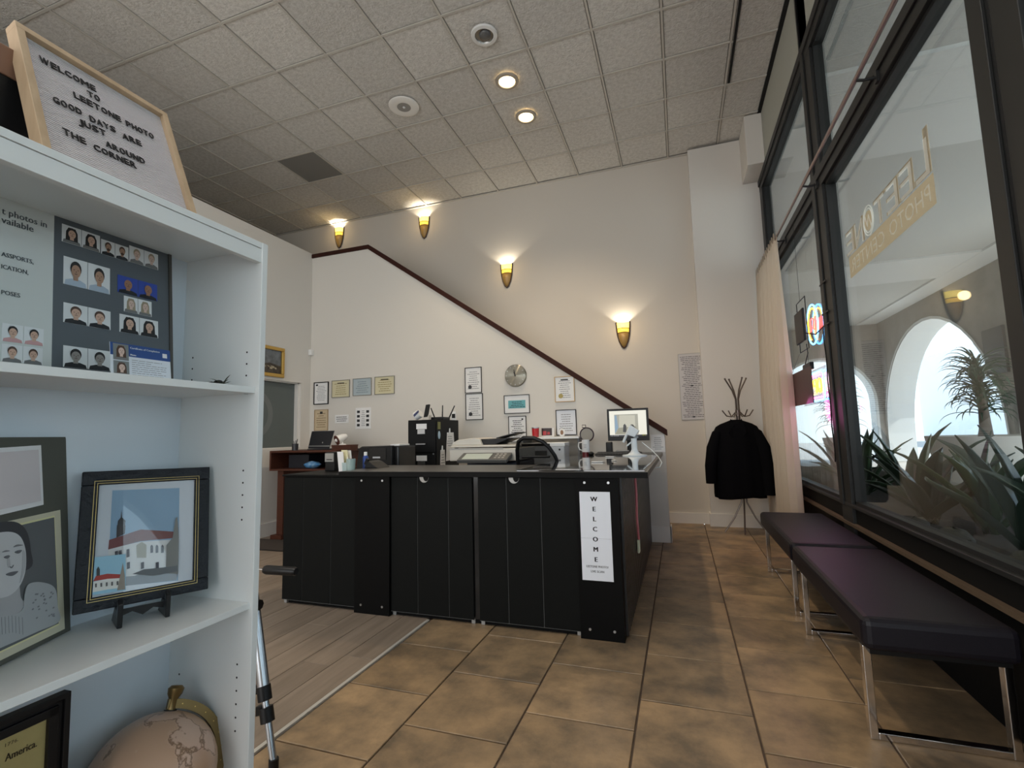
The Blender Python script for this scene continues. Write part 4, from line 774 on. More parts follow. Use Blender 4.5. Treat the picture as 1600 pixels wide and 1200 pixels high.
ys_ = by1-th-.0006
for cx__, zs in ((bx0+.045, [1.345+.032*i for i in range(3)]+[1.06+.032*i for i in range(2)]+[.55-.0*i for i in range(1)]), (bx1-.045, [1.345+.032*i for i in range(3)]+[1.09-.032*i for i in range(5)]+[.60-.032*i for i in range(6)])):
    for z in zs: build(MB().disc((cx__, ys_, z), (0, 1, 0), .0026, .0004, 8), 'pin_hole', BLKF, bk)
for z in (1.297, .733): build(MB().cyl((bx1-.04, by1-th-.008, z), (bx1-.04, by1-th, z), .004), 'shelf_pin', SIL, bk)

def basis(o, ux, vx): u = Vector(ux).normalized(); v = (Vector(vx)-u*u.dot(Vector(vx))).normalized(); return Vector(o), u, v, u.cross(v)
class Flat:
    """a flat print or board: px() gives plane coordinates (s, t) of a measured point, poly/rect lay thin shapes on it"""
    def __init__(s, o, u, v, n): s.o, s.u, s.v, s.n = o, u, v, n
    def px(s, x, y): p = onpl(x, y, s.o, s.n)-s.o; return p.dot(s.u), p.dot(s.v)
    def P(s, a, b, h=0): return s.o+s.u*a+s.v*b+s.n*h
    def slab(s, mb, a0, a1, b0, b1, h0, h1): return mb.obox(s.P(a0, b0, h0), s.u*(a1-a0), s.v*(b1-b0), s.n*(h1-h0))
    def poly(s, mb, pts, h): return mb.add([s.P(a, b, h) for a, b in pts], [tuple(range(len(pts)))])
    def ell(s, mb, c, rx, ry, h, n=16, a0=0, a1=2*PI): return s.poly(mb, [(c[0]+rx*math.cos(a0+(a1-a0)*i/n), c[1]+ry*math.sin(a0+(a1-a0)*i/n)) for i in range(n+(0 if a1-a0 > 6.2 else 1))], h)
# letter board leaning on the bookcase top
o, u, v, n = basis((-1.158, .567, bz+.001), (0, 1, 0), (-.159, 0, .38)); LB = Flat(o, u, v, n); W_, H_ = .333, .412
t = thing('letter_board', 'pale felt letter board in an oak frame leaning on the bookcase', 'letter board', (-1.2, .73, bz)); OAK = M('oak', (.50, .36, .23), .5, noise=(14, (.40, .28, .17), 4), stretch=(1, 1, .15))
mb = MB(); f = .016; dp = .034
LB.slab(mb, 0, W_, H_-f, H_, -dp, 0); LB.slab(mb, 0, W_, 0, f, -dp, 0); LB.slab(mb, 0, f, f, H_-f, -dp, 0); LB.slab(mb, W_-f, W_, f, H_-f, -dp, 0); build(mb, 'frame', OAK, t, bevel=.001)
mb = MB(); LB.slab(mb, f, W_-f, f, H_-f, -dp*.8, -.016); k = 0
build(mb, 'felt_board', M('felt', (.60, .56, .57), .95), t)
mb = MB(); z = f+.004
while z < H_-f-.004: LB.slab(mb, f, W_-f, z, z+.0034, -.016, -.0125); z += .0058
build(mb, 'felt_ridges', M('felt', ()), t, kind='stuff')
for wd, xa, ya, xb, yb in (('WELCOME', 245, 325, 580, 512), ('TO', 527, 530, 605, 572), ('LEETONE', 446, 538, 727, 690), ('PHOTO', 752, 708, 918, 792), ('GOOD', 325, 563, 500, 648), ('DAYS', 540, 678, 697, 752), ('ARE', 730, 780, 846, 832), ('JUST', 472, 693, 640, 772), ('AROUND', 632, 825, 868, 938), ('THE', 382, 748, 524, 820), ('CORNER', 563, 845, 818, 962)):
    a = LB.px(xa/3.75, ya/3.75); b = LB.px(xb/3.75, yb/3.75); L = b[0]-a[0]; ws = {'M': 1.25, 'W': 1.3, 'I': .4, 'J': .8, 'L': .8, 'E': .85}; tot = sum(ws.get(c, 1) for c in wd); s = a[0]
    for c in wd:
        q = ws.get(c, 1)*L/tot; tt = a[1]+(b[1]-a[1])*((s+q/2-a[0])/L); mb = MB()
        text(mb, c, LB.P(s+q*.06, tt-.0085, -.0095), LB.u, LB.v, .0175, width=q*.78, bold=.0005); build(mb, 'letter', INK, t, solid=.002); s += q
# dark boxes behind it on the bookcase top
t = thing('storage_case', 'black case with a brown lid at the left end of the bookcase top', 'case', (-1.27, .40, bz)); box('body', BLKM, -1.35, -1.312, .22, .66, bz, 1.955, t, bevel=.004); box('lid', M('case_brown', (.20, .10, .06), .6), -1.352, -1.31, .215, .665, 1.955, 2.02, t, bevel=.003)
# ---------------------------------------------------------------- printed people, drawn flat
def tones(nm, c): return M('print_'+nm, c, .6)
SK = [tones('skin_light', (.62, .40, .30)), tones('skin_mid', (.42, .25, .17)), tones('skin_pale', (.68, .50, .42)), tones('skin_tan', (.35, .18, .11)), tones('skin_grey', (.30, .27, .25))]
HRB, HRN, HRG, WB, BB_, FE = tones('hair_black', (.012, .010, .010)), tones('hair_brown', (.08, .04, .025)), tones('hair_blond', (.36, .29, .20)), tones('card_white', (.78, .79, .80)), tones('card_blue', (.03, .07, .38)), tones('feature', (.10, .04, .03))
CL = [tones('cloth_black', (.012, .014, .018)), tones('cloth_blue', (.42, .50, .60)), tones('cloth_grey', (.18, .18, .18)), tones('cloth_pink', (.62, .35, .35))]
def person_print(F, par, a0, a1, b0, b1, h, skin, hair, cloth, style, bgm=WB):
    """small head-and-shoulders print in the rectangle a0..a1 x b0..b1 of a flat board"""
    mb = MB(); mb.m = 0; F.slab(mb, a0, a1, b0, b1, h, h+.0006); w_, hh = a1-a0, b1-b0; c = (a0+a1)/2; e = .0003; z = h+.0006
    mb.m = 3; F.poly(mb, [(a0+.04*w_, b0+.002*hh), (a0+.97*w_, b0+.002*hh), (a0+.93*w_, b0+.16*hh), (a0+.68*w_, b0+.25*hh), (a0+.34*w_, b0+.25*hh), (a0+.08*w_, b0+.17*hh)], z+e)
    hy = b0+.55*hh
    if style in ('long', 'veil'): mb.m = 2; F.poly(mb, [(c-.32*w_, b0+.16*hh), (c+.32*w_, b0+.16*hh), (c+.30*w_, hy+.1*hh), (c+.18*w_, hy+.34*hh), (c-.18*w_, hy+.34*hh), (c-.30*w_, hy+.1*hh)], z+2*e)
    mb.m = 1; F.poly(mb, [(c-.10*w_, b0+.20*hh), (c+.10*w_, b0+.20*hh), (c+.10*w_, hy-.1*hh), (c-.10*w_, hy-.1*hh)], z+3*e)
    if style != 'bald': mb.m = 2; F.ell(mb, (c, hy+.08*hh), .235*w_, .27*hh, z+4*e)
    mb.m = 1; F.ell(mb, (c, hy-(0 if style == 'bald' else .015*hh)), .195*w_, (.27 if style == 'bald' else .235)*hh, z+5*e)
    mb.m = 4
    for sg in (-1, 1): F.ell(mb, (c+sg*.085*w_, hy+.03*hh), .035*w_, .014*hh, z+6*e, 8)
    F.poly(mb, [(c-.02*w_, hy-.055*hh), (c+.025*w_, hy-.055*hh), (c+.01*w_, hy+.01*hh)], z+6*e); F.ell(mb, (c, hy-.115*hh), .07*w_, .014*hh, z+6*e, 8)
    if style == 'beard': mb.m = 2; F.ell(mb, (c, hy-.16*hh), .13*w_, .09*hh, z+5.5*e)
    return build(mb, 'passport_photo', [bgm, skin, hair, cloth, FE], par)
# sample board on the upper shelf
o, u, v, n = basis((-1.305, .45, 1.314), (0, 1, 0), (-.030, 0, .36)); PBd = Flat(o, u, v, n)
t = thing('sample_board', 'grey display board of passport photos beside a white text panel, upper shelf', 'display board', (-1.3, .7, 1.313))
g0 = PBd.px(81, 450)[0]; g1 = PBd.px(262, 500)[0]; top = PBd.px(265, 393)[1]
mb = MB(); PBd.slab(mb, .0, g0, 0, top, 0, .004); build(mb, 'text_panel', M('panel_white', (.66, .68, .66), .6), t)
gb = build(PBd.slab(MB(), g0, g1, 0, top, 0, .004), 'photo_panel', M('panel_slate', (.10, .115, .13), .6), t)
mb = MB(); PBd.slab(mb, 0, g1+.008, top, top+.009, -.004, .008); PBd.slab(mb, g1, g1+.008, 0, top, -.004, .008); build(mb, 'board_edge', M('board_edge', (.075, .068, .06), .5), t)
def q2(x, y): return PBd.px(x/3.75, 300+y/3.75)
def pair(x0, y0, x1, y1, x2, y2, x3, y3, *k, bgm=WB):
    A = q2(x0, y0); B = q2(x1, y1); D_ = q2(x3, y3); Cc = q2(x2, y2); a0, a1 = (A[0]+D_[0])/2, (B[0]+Cc[0])/2; b1, b0 = (A[1]+B[1])/2, (D_[1]+Cc[1])/2; mid = (a0+a1)/2
    person_print(PBd, gb, a0, mid-.0006, b0, b1, .0042, *k, bgm=bgm); person_print(PBd, gb, mid+.0006, a1, b0, b1, .0042, *k, bgm=bgm)
pair(355, 190, 578, 258, 578, 358, 355, 290, SK[0], HRB, CL[2], 'long'); pair(585, 280, 745, 325, 745, 410, 585, 365, SK[1], HRN, CL[0], 'beard'); pair(750, 315, 920, 370, 918, 460, 750, 410, SK[2], HRG, CL[2], 'short')
pair(362, 378, 635, 448, 638, 598, 366, 545, SK[1], HRB, CL[1], 'short'); pair(680, 488, 915, 545, 912, 640, 683, 590, SK[3], HRB, CL[0], 'bald', bgm=BB_); pair(717, 610, 882, 645, 880, 735, 720, 700, SK[2], HRG, CL[2], 'veil')
pair(692, 715, 920, 760, 918, 857, 693, 822, SK[0], HRB, CL[0], 'long'); pair(362, 645, 640, 705, 640, 807, 365, 768, SK[0], HRN, CL[0], 'short'); pair(362, 895, 640, 940, 640, 1055, 362, 1022, SK[4], HRB, CL[0], 'short')
pair(5, 775, 250, 800, 245, 900, 0, 880, SK[0], HRB, CL[3], 'short'); pair(0, 893, 243, 915, 240, 1012, 0, 1000, SK[0], HRN, CL[2], 'short')
def rtext(s, xr, yr, h, xl=None, yl=None, bold=.0004, par=t):
    b = q2(xr, yr); mb = MB(); wd = None
    if xl is not None: wd = b[0]-q2(xl, yl)[0]
    text(mb, s, PBd.P(b[0], b[1], .0046), PBd.u, PBd.v, h, width=wd, align='r', bold=bold); build(mb, 'lettering', tones('slate_ink', (.10, .12, .13)), par)
rtext('t photos in', 266, 213, .0145, 2, 140); rtext('vailable', 188, 238, .0145, 0, 190); rtext('ASSPORTS,', 188, 425, .0095, 0, 380); rtext('ICATION,', 158, 487, .0095, 0, 452); rtext('POSES', 110, 622, .0095, 0, 605)
# certificate card leaning in front of the board
o, u, v, n = basis(tuple(at(648/3.75, 300+1072/3.75, 2, 1.3135)), (0, 1, 0), (-.14, 0, 1)); CC = Flat(o, u, v, n); c2 = lambda x, y: CC.px(x/3.75, 300+y/3.75)
t = thing('info_card', 'blue and white certificate card propped against the passport photo board', 'card', tuple(o)); wd = c2(995, 1000)[0]; ht = c2(642, 877)[1]; hb = c2(645, 950)[1]
cb = build(CC.slab(MB(), 0, wd, 0, ht, 0, .0015), 'card', M('card_white2', (.70, .74, .80), .6), t); build(CC.slab(MB(), 0, wd, ht*.62, ht, .0015, .0018), 'blue_header', tones('header_blue', (.02, .07, .25)), cb)
person_print(CC, t, wd*.04, wd*.28, ht*.48, ht*.97, .0019, SK[2], HRN, CL[2], 'long', bgm=tones('card_grey', (.2, .22, .22))); person_print(CC, t, wd*.04, wd*.28, ht*.01, ht*.45, .0019, SK[2], HRN, CL[2], 'long', bgm=tones('card_grey', ()))
mb = MB(); text(mb, 'Certificate of Completion', CC.P(wd*.31, ht*.87, .002), CC.u, CC.v, .0042, width=wd*.50, bold=.0002); build(mb, 'lettering', WB, t); mb = MB(); text(mb, 'Photo', CC.P(wd*.31, ht*.66, .002), CC.u, CC.v, .0035, bold=.0003); build(mb, 'lettering', WB, t)
mb = MB(); lines(mb, CC.P(wd*.33, ht*.04, .0015), CC.u, CC.v, CC.n, wd*.62, ht*.52, 8, 5, .25, 'l', .0004); build(mb, 'text_lines', INKG, t); mb = MB(); CC.slab(mb, wd*.86, wd*.94, ht*.72, ht*.86, .0018, .0022); build(mb, 'white_emblem', WB, t)
# little dried sprig on the shelf
t = thing('dried_sprig', 'small dark green dried sprig lying on the upper shelf by the side panel', 'sprig', (-1.1, .95, 1.3125)); R = random.Random(2)
build(MB().ball((-1.14, .945, 1.322), .010, 10, (1.5, 1, .8)), 'seed_head', BLKF, t); build(MB().ball((-1.165, .945, 1.320), .008, 10, (1.5, 1, .8)), 'seed_head', BLKF, t)
for i in range(12):
    a = R.uniform(0, 2*PI); vs, fs = leaf((-1.125, .945, 1.317), a, R.uniform(.025, .05), .0022, R.uniform(1.0, 1.5), R.uniform(.2, .6), n=5); vs = [Vector((p.x, min(p.y, .995), max(p.z, 1.313))) for p in vs]; build(MB().add(vs, fs, True), 'twig', M('twig_green', (.05, .06, .035), .6), t)
# castle print in a black frame on a small easel
k_ = 1.06; cc = lambda p: Vector((p[0]*k_, p[1]*k_, (p[2]-HC)*k_+HC))
BL, BR, TL = cc((-1.2, .682, .821)), cc((-1.097, .903, .816)), cc((-1.241, .708, 1.110)); o, u, v, n = basis(BL, BR-BL, TL-BL); CF = Flat(o, u, v, n); W_, H_ = (BR-BL).length, (TL-BL).length
t = thing('framed_print', 'black frame with gold lines holding a red-roofed town building print', 'picture', tuple((BL+BR)/2))
fi = [CF.px(*p) for p in ((143, 932), (300, 908), (306, 750), (157, 757))]; a0, a1 = (fi[0][0]+fi[3][0])/2, (fi[1][0]+fi[2][0])/2; b0, b1 = (fi[0][1]+fi[1][1])/2, (fi[2][1]+fi[3][1])/2
mb = MB(); CF.slab(mb, 0, W_, b1, H_, -.014, 0); CF.slab(mb, 0, W_, 0, b0, -.014, 0); CF.slab(mb, 0, a0, b0, b1, -.014, 0); CF.slab(mb, a1, W_, b0, b1, -.014, 0); build(mb, 'frame', M('leather_black', (.005, .006, .010), .42, bump=(60, .5), spec=.3), t, bevel=.002)
mb = MB()
for e in (.003, .0085):
    q = .0011; CF.slab(mb, a0-e-q, a1+e+q, b1+e, b1+e+q, 0, .0006); CF.slab(mb, a0-e-q, a1+e+q, b0-e-q, b0-e, 0, .0006); CF.slab(mb, a0-e-q, a0-e, b0-e, b1+e, 0, .0006); CF.slab(mb, a1+e, a1+e+q, b0-e, b1+e, 0, .0006)
build(mb, 'gold_lines', M('old_gold', (.45, .33, .13), .35, metal=.8), t)
mat_ = build(CF.slab(MB(), a0, a1, b0, b1, -.010, -.006), 'mount', M('mount_blue_white', (.62, .66, .72), .5), t)
z6 = lambda x, y: CF.px(x/3.3333, 600+y/3.3333); hh = [-.0058]
def pl(name, pts, col, par=mat_): hh[0] += .00025; mb = MB(); CF.poly(mb, [z6(*p) for p in pts], hh[0]); return build(mb, name, tones('town_'+name.split('.')[0]+str(int(col[0]*99)), col), par)
pl('painted_sky', [(587, 553), (938, 540), (930, 1025), (560, 1060)], (.27, .42, .58)); pl('painted_road', [(640, 1000), (932, 975), (922, 1022), (560, 1062)], (.15, .17, .20))
pl('painted_wall', [(567, 860), (735, 820), (935, 808), (925, 935), (700, 1000), (560, 1010)], (.68, .68, .68)); pl('painted_roof', [(565, 862), (570, 812), (735, 757), (930, 770), (925, 800), (735, 818)], (.17, .05, .05))
pl('painted_tower', [(608, 800), (610, 735), (655, 735), (652, 780)], (.05, .045, .05)); pl('painted_tower', [(613, 735), (616, 712), (630, 695), (634, 655), (638, 695), (655, 710), (652, 735)], (.04, .04, .045)); pl('painted_gable', [(715, 905), (712, 840), (740, 822), (765, 838), (763, 905)], (.35, .33, .26))
for x in (785, 812, 840): pl('painted_window', [(x, 880), (x, 845), (x+7, 836), (x+14, 845), (x+14, 878)], (.07, .07, .09))
for x, y in ((600, 872), (620, 868), (660, 862)): pl('painted_window', [(x, y+42), (x, y), (x+15, y-4), (x+15, y+38)], (.09, .09, .11))
for x in (662, 735, 812): pl('painted_window', [(x, 965), (x, 930), (x+16, 926), (x+16, 960)], (.07, .07, .09))
pl('painted_monument', [(865, 950), (868, 840), (900, 800), (915, 700), (925, 690), (932, 800), (928, 990), (870, 985)], (.20, .20, .19)); pl('painted_stones', [(690, 990), (750, 965), (860, 955), (925, 945), (925, 975), (800, 1000)], (.13, .14, .15))
sm = pl('inset_photo', [(490, 903), (655, 885), (655, 1075), (480, 1100)], (.30, .52, .66)); pl('inset_roof', [(485, 1028), (500, 1000), (560, 988), (640, 992), (640, 1010), (560, 1015)], (.36, .04, .03)); pl('inset_wall', [(483, 1085), (487, 1030), (560, 1015), (640, 1010), (640, 1060), (560, 1070)], (.72, .70, .66)); pl('inset_tower', [(503, 1000), (503, 965), (512, 950), (520, 965), (520, 998)], (.05, .05, .05)); pl('inset_monument', [(610, 1075), (625, 1000), (640, 930), (650, 1000), (652, 1070)], (.28, .24, .20))
for i in range(5): x = 495+28*i; pl('inset_window', [(x, 1060-3*i), (x, 1040-3*i), (x+9, 1038-3*i), (x+9, 1058-3*i)], (.10, .09, .09))
build(CF.slab(MB(), a0, a1, b0, b1, -.003, -.002), 'glazing', pane_mat('picture_glass', (1, 1, 1), .9), t)
e_ = thing('easel', 'small black plate easel under the town print', 'easel', (-1.2, .86, .755)); EB = M('easel_black', (.008, .008, .009), .3)
for px_e in ((605, 1), (850, 2)):
    s = CF.px(px_e[0]/3.3333, 940)[0]; b_ = CF.P(s, 0, 0); f0 = Vector((b_.x+.034, b_.y-.014, .764)); nn = Vector((n.x, n.y, 0)).normalized(); sd_ = Vector((u.x, u.y, 0)).normalized()*.010
    pr = [b_+nn*.014+Z_*.020, b_+nn*.030+Z_*.010, b_+nn*.020-Z_*.008]; pr2 = [Vector((b_.x, b_.y, 0))+nn*.026+Z_*.756, Vector((b_.x, b_.y, 0))-nn*.055+Z_*.756, b_-nn*.02-Z_*.004]
    build(MB().prism([pr[0], pr[1], pr2[0], pr2[1], pr2[2], b_+nn*.012-Z_*.004], sd_), 'easel_leg', EB, e_, bevel=.002)
s0, s1 = CF.px(605/3.3333, 940)[0], CF.px(850/3.3333, 940)[0]; A_, B_ = CF.P(s0, -.012, .004), CF.P(s1+.01, -.012, .004); sag = (A_+B_)/2-Z_*.006
build(MB().prism([A_+Z_*.005, B_+Z_*.005, B_-Z_*.013, (A_+B_)/2+(B_-A_)*.2-Z_*.004, sag-Z_*.010, (A_+B_)/2-(B_-A_)*.2-Z_*.004, A_-Z_*.013], n*-.008), 'cross_bar', EB, e_)
# old photo folder, left
P0, P1 = at(108, 985, 2, .757), at(0, 1040, 2, .757); dr = (P0-P1).normalized(); o, u, v, n = basis(P0-dr*.42, dr, (-.058, -.075, 1)); FD = Flat(o, u, v, n)
t = thing('photo_folder', 'dark olive cardboard photo folder with an old portrait, middle shelf', 'photo', tuple(P0-dr*.2)); a_, H_ = FD.px(97, 683)
bo = build(FD.slab(MB(), 0, .42, 0, H_, 0, .003), 'board', M('olive_card', (.085, .085, .07), .7), t)
def smooth(pts, k=6):
    N_ = len(pts); out = []
    for i in range(N_):
        p0, p1, p2, p3 = [pts[(i+j-1) % N_] for j in range(4)]
        for s in range(k):
            t_ = s/k; out.append(tuple(.5*((2*p1[c])+(-p0[c]+p2[c])*t_+(2*p0[c]-5*p1[c]+4*p2[c]-p3[c])*t_*t_+(-p0[c]+3*p1[c]-3*p2[c]+p3[c])*t_**3) for c in (0, 1)))
    return out
def fq(name, pts, col, d, rough=.6):
    if name[:9] == 'portrait_' and name != 'portrait_ground': pts = smooth(pts)
    mb = MB(); mb.prism([FD.P(*FD.px(*p), d) for p in pts], n*.0012); return build(mb, name, M('folder_'+name, col, rough), t)
fq('cream_mat', [(-120, 843), (91, 797), (98, 983), (-120, 1090)], (.60, .56, .42), .003); gp = [(-120, 856), (79, 809), (86, 975), (-120, 1072)]; fq('inner_line', [(-120, 852), (81, 806), (88, 977), (-120, 1076)], (.75, .70, .40), .0044)
fq('portrait_ground', gp, (.12, .125, .13), .0060); hs = [(-25, 775)]
fq('portrait_hair', [(-40, 836), (-20, 770+50), (15, 768+50-2), (34, 790+40), (41, 860), (38, 890), (-30, 900)], (.045, .045, .05), .0072); fq('portrait_face', [(-38, 875), (-30, 842), (0, 832), (22, 838), (32, 862), (31, 895), (20, 920), (0, 934), (-25, 930)], (.57, .57, .58), .0084)
fq('portrait_neck', [(-20, 925), (8, 930), (21, 912), (25, 935), (36, 955), (-20, 970)], (.40, .40, .41), .0078); fq('portrait_dress', [(-110, 990), (-60, 966), (-10, 964), (24, 956), (30, 930), (36, 914), (56, 911), (77, 920), (82, 950), (84, 972), (50, 988), (0, 1010), (-70, 1040), (-110, 1056)], (.40, .41, .42), .0096)
for p in ([(-3, 872), (2, 869), (6, 870), (2, 874)], [(14, 864), (19, 861), (25, 861), (20, 866)], [(0, 899), (8, 895), (19, 894), (10, 901)], [(5, 886), (9, 887), (12, 884), (9, 889)]): fq('portrait_feature', p, (.14, .14, .15), .0098)
for p in ([(-6, 864), (0, 861), (6, 862), (0, 863.5)], [(12, 856), (18, 852), (27, 853), (18, 855)]): fq('portrait_brow', p, (.20, .20, .21), .0098)
fq('portrait_shade', [(27, 862), (31, 868), (30, 890), (22, 912), (26, 888)], (.44, .44, .45), .0094); fq('portrait_shade', [(4, 868), (7, 884), (4, 888), (2, 880)], (.44, .44, .45), .0094)
mb = MB(); R = random.Random(4)
for i in range(26): c_ = FD.px(40+R.uniform(0, 38), 925+R.uniform(0, 45)); FD.ell(mb, c_, .003, .0018, .0112, 6)
for i in range(7): x = -8+i*5.5; A_ = FD.px(x, 963+abs(i-3)); B_ = FD.px(x+1, 990+abs(i-3)); mb.obox(FD.P(*A_, .0109), FD.P(*B_, .0109)-FD.P(*A_, .0109), FD.u*.0006, n*.0003)
build(mb, 'lace_pattern', M('folder_lace', (.22, .22, .23), .7), t)
fq('glossy_print', [(-120, 708), (60, 696), (64, 789), (-120, 833)], (.80, .79, .80), .0040, .25); fq('glossy_tint', [(-120, 716), (55, 703), (59, 783), (-120, 822)], (.66, .60, .61), .0054, .12)
# framed antique document, lowest visible shelf
o, u, v, n = basis((-1.165, .40, .226), (0, 1, 0), (-.03, 0, 1)); DF = Flat(o, u, v, n); a1, b1 = DF.px(107, 1078)
t = thing('framed_document', 'black moulded frame with a yellowed old document, bottom shelf', 'frame', (-1.18, .5, .226)); mb = MB(); f = .034
for e, d, dd_ in ((0, .010, 0), (.010, .018, .006), (.018, .034, .001)):
    DF.slab(mb, e, a1-e, b1-d, b1-e, -.012, .010-dd_); DF.slab(mb, a1-d, a1-e, 0, b1-e, -.012, .010-dd_); DF.slab(mb, e, d, 0, b1-e, -.012, .010-dd_)
DF.slab(mb, 0, a1, 0, .03, -.012, .008); build(mb, 'frame', BLKF, t, bevel=.0012); pp = build(DF.slab(MB(), .03, a1-.033, .03, b1-.033, -.004, .0), 'document', M('old_paper', (.42, .33, .13), .7, noise=(6, (.34, .26, .10), 4)), t)
d6 = lambda x, y: DF.px(x/8, 1060+y/8)
a = d6(60, 1030); b = d6(455, 860); mb = MB(); text(mb, 'America.', DF.P(a[0], (a[1]+b[1])/2-.0, .0008), DF.u, DF.v, .0125, width=b[0]-a[0], bold=.0004); build(mb, 'lettering', tones('sepia_ink', (.05, .03, .01)), t); mb = MB(); a = d6(60, 860); b = d6(230, 780); text(mb, '1776.', DF.P(a[0], (a[1]+b[1])/2, .0008), DF.u, DF.v, .006, width=b[0]-a[0]); build(mb, 'lettering', tones('sepia_ink', (.05, .03, .01)), t)
a = d6(130, 1100); mb = MB(); lines(mb, DF.P(.04, .04, 0), DF.u, DF.v, DF.n, a1-.09, b1-.155, 22, 7, .3, 'l', .0005); build(mb, 'text_lines', tones('sepia_ink', ()), t)
# globe
gc, gr = Vector((-1.205, .865, .395)), .132; t = thing('globe', 'pinkish antique desk globe with a brass meridian arc, bottom shelf', 'globe', (gc.x, gc.y, .226))
GM = bpy.data.materials.new('globe_map'); GM.use_nodes = True; T_ = GM.node_tree; bb = T_.nodes['Principled BSDF']; bb.inputs['Roughness'].default_value = .28; tcg = T_.nodes.new('ShaderNodeTexCoord'); ng = T_.nodes.new('ShaderNodeTexNoise'); ng.inputs['Scale'].default_value = 14; ng.inputs['Detail'].default_value = 6
rg_ = T_.nodes.new('ShaderNodeValToRGB'); cr_ = rg_.color_ramp; cr_.elements[0].position = .44; cr_.elements[0].color = (.60, .41, .31, 1); cr_.elements[1].position = .50; cr_.elements[1].color = (.52, .33, .22, 1); e1 = cr_.elements.new(.465); e1.color = (.20, .11, .06, 1); e2 = cr_.elements.new(.48); e2.color = (.56, .37, .26, 1)
T_.links.new(tcg.outputs['Object'], ng.inputs['Vector']); T_.links.new(ng.outputs[0], rg_.inputs[0]); T_.links.new(rg_.outputs[0], bb.inputs['Base Color'])
build(MB().ball(gc, gr, 40), 'sphere', GM, t); ax = (at(258, 1137, 1, .90)-gc).normalized(); ax = Vector((ax.x*.9, ax.y, ax.z)).normalized(); sdx = Vector((.35, .9, -.1)); e1v = (sdx-ax*ax.dot(sdx)).normalized(); BRS = M('aged_brass', (.20, .13, .05), .35, metal=.8)
arc = [gc+(ax*math.cos(a)+e1v*math.sin(a))*(gr+.014) for a in [math.radians(-4+i*188/30) for i in range(31)]]; nrm = ax.cross(e1v); mb = MB(); vs = []
for i, p in enumerate(arc): r_ = (p-gc).normalized(); vs += [p-r_*.010-nrm*.006, p+r_*.010-nrm*.006, p+r_*.010+nrm*.006, p-r_*.010+nrm*.006]
mb.add(vs, [(4*i+j, 4*i+(j+1) % 4, 4*i+4+(j+1) % 4, 4*i+4+j) for i in range(30) for j in range(4)]+[(0, 1, 2, 3), (123, 122, 121, 120)]); build(mb, 'meridian', BRS, t)
build(MB().tube([gc+ax*(gr-.002), gc+ax*(gr+.022), gc+ax*(gr+.034), gc+ax*(gr+.046), gc+ax*(gr+.052)], [.010, .009, .016, .018, .012], 16), 'finial', BRS, t); build(MB().disc(gc+ax*(gr-.003), ax, .014, .004, 16), 'pole_cap', BLKF, t)
mb = MB()
for i in range(12): p = arc[2+2*i]; r_ = (p-gc).normalized(); mb.disc(p-nrm*.0061, -nrm, .0014, .0006, 6)
build(mb, 'degree_dots', GOLD, t); build(MB().lathe([(.001, .226), (.08, .226), (.078, .236), (.03, .245), (.012, .25), (.012, .262), (.001, .263)], 32, (gc.x, gc.y, 0)), 'foot', BRS, t)
# ---------------------------------------------------------------- tripod behind the bookcase
t = thing('camera_tripod', 'silver camera tripod with a black pan handle behind the bookcase', 'tripod', (-1.62, 1.5, 0)); top = Vector((-1.665, 1.53, .62)); AL = M('tripod_silver', (.5, .52, .55), .25, metal=.9)
for k, ft in enumerate([Vector((-1.44, 1.47, 0)), Vector((-1.92, 1.32, 0)), Vector((-1.98, 1.80, 0))]):
    tp = top+(ft-top)*.0+Vector((.03*math.cos(2.1*k), .03*math.sin(2.1*k), 0)); m_ = tp+(ft-tp)*.62; l_ = build(MB().tube([tp, m_], .022, 12), 'leg', AL, t); build(MB().tube([m_, ft+Z_*.02], .013, 12), 'lower_leg', AL, l_)
    for q in (.62, .73): c_ = tp+(ft-tp)*q; d_ = (ft-tp).normalized(); build(MB().tube([c_-d_*.025, c_+d_*.025], .025, 12), 'clamp', BLKM, l_); build(MB().obox(c_+Vector((-.045, -.01, -.012)), (.03, 0, .01), (0, .022, 0), (0, 0, .035)), 'clamp_lever', BLKM, l_, bevel=.003)
    build(MB().cyl(ft, ft+Z_*.035, .017), 'rubber_foot', BLKM, l_)
build(MB().cyl((top.x, top.y, .30), (top.x, top.y, .72), .014), 'center_column', AL, t); build(MB().cyl((top.x, top.y, .59), (top.x, top.y, .65), .04), 'collar', BLKM, t); build(MB().box(top.x-.035, top.x+.035, top.y-.03, top.y+.03, .70, .78), 'pan_head', BLKM, t, bevel=.006)
hp = [at(x, y, 1, 1.45) for x, y in ((372, 886), (414, 890), (463, 893))]; build(MB().tube([(top.x, top.y, .73), hp[0], hp[1]], .0045, 8), 'handle_rod', CHR, t); build(MB().tube([hp[1], hp[1]+(hp[2]-hp[1])*.08, hp[2]-(hp[2]-hp[1])*.06, hp[2]], [.014, .017, .0155, .012], 12), 'grip', BLKM, t)
kb = at(403, 945, 1, 1.47); build(MB().tube([(top.x, top.y, kb.z), (kb.x-.02, kb.y, kb.z)], .006, 6), 'knob_screw', BLKM, t); build(MB().tube([(kb.x-.02, kb.y, kb.z), (kb.x+.008, kb.y, kb.z)], .020, 8), 'knob', BLKM, t)
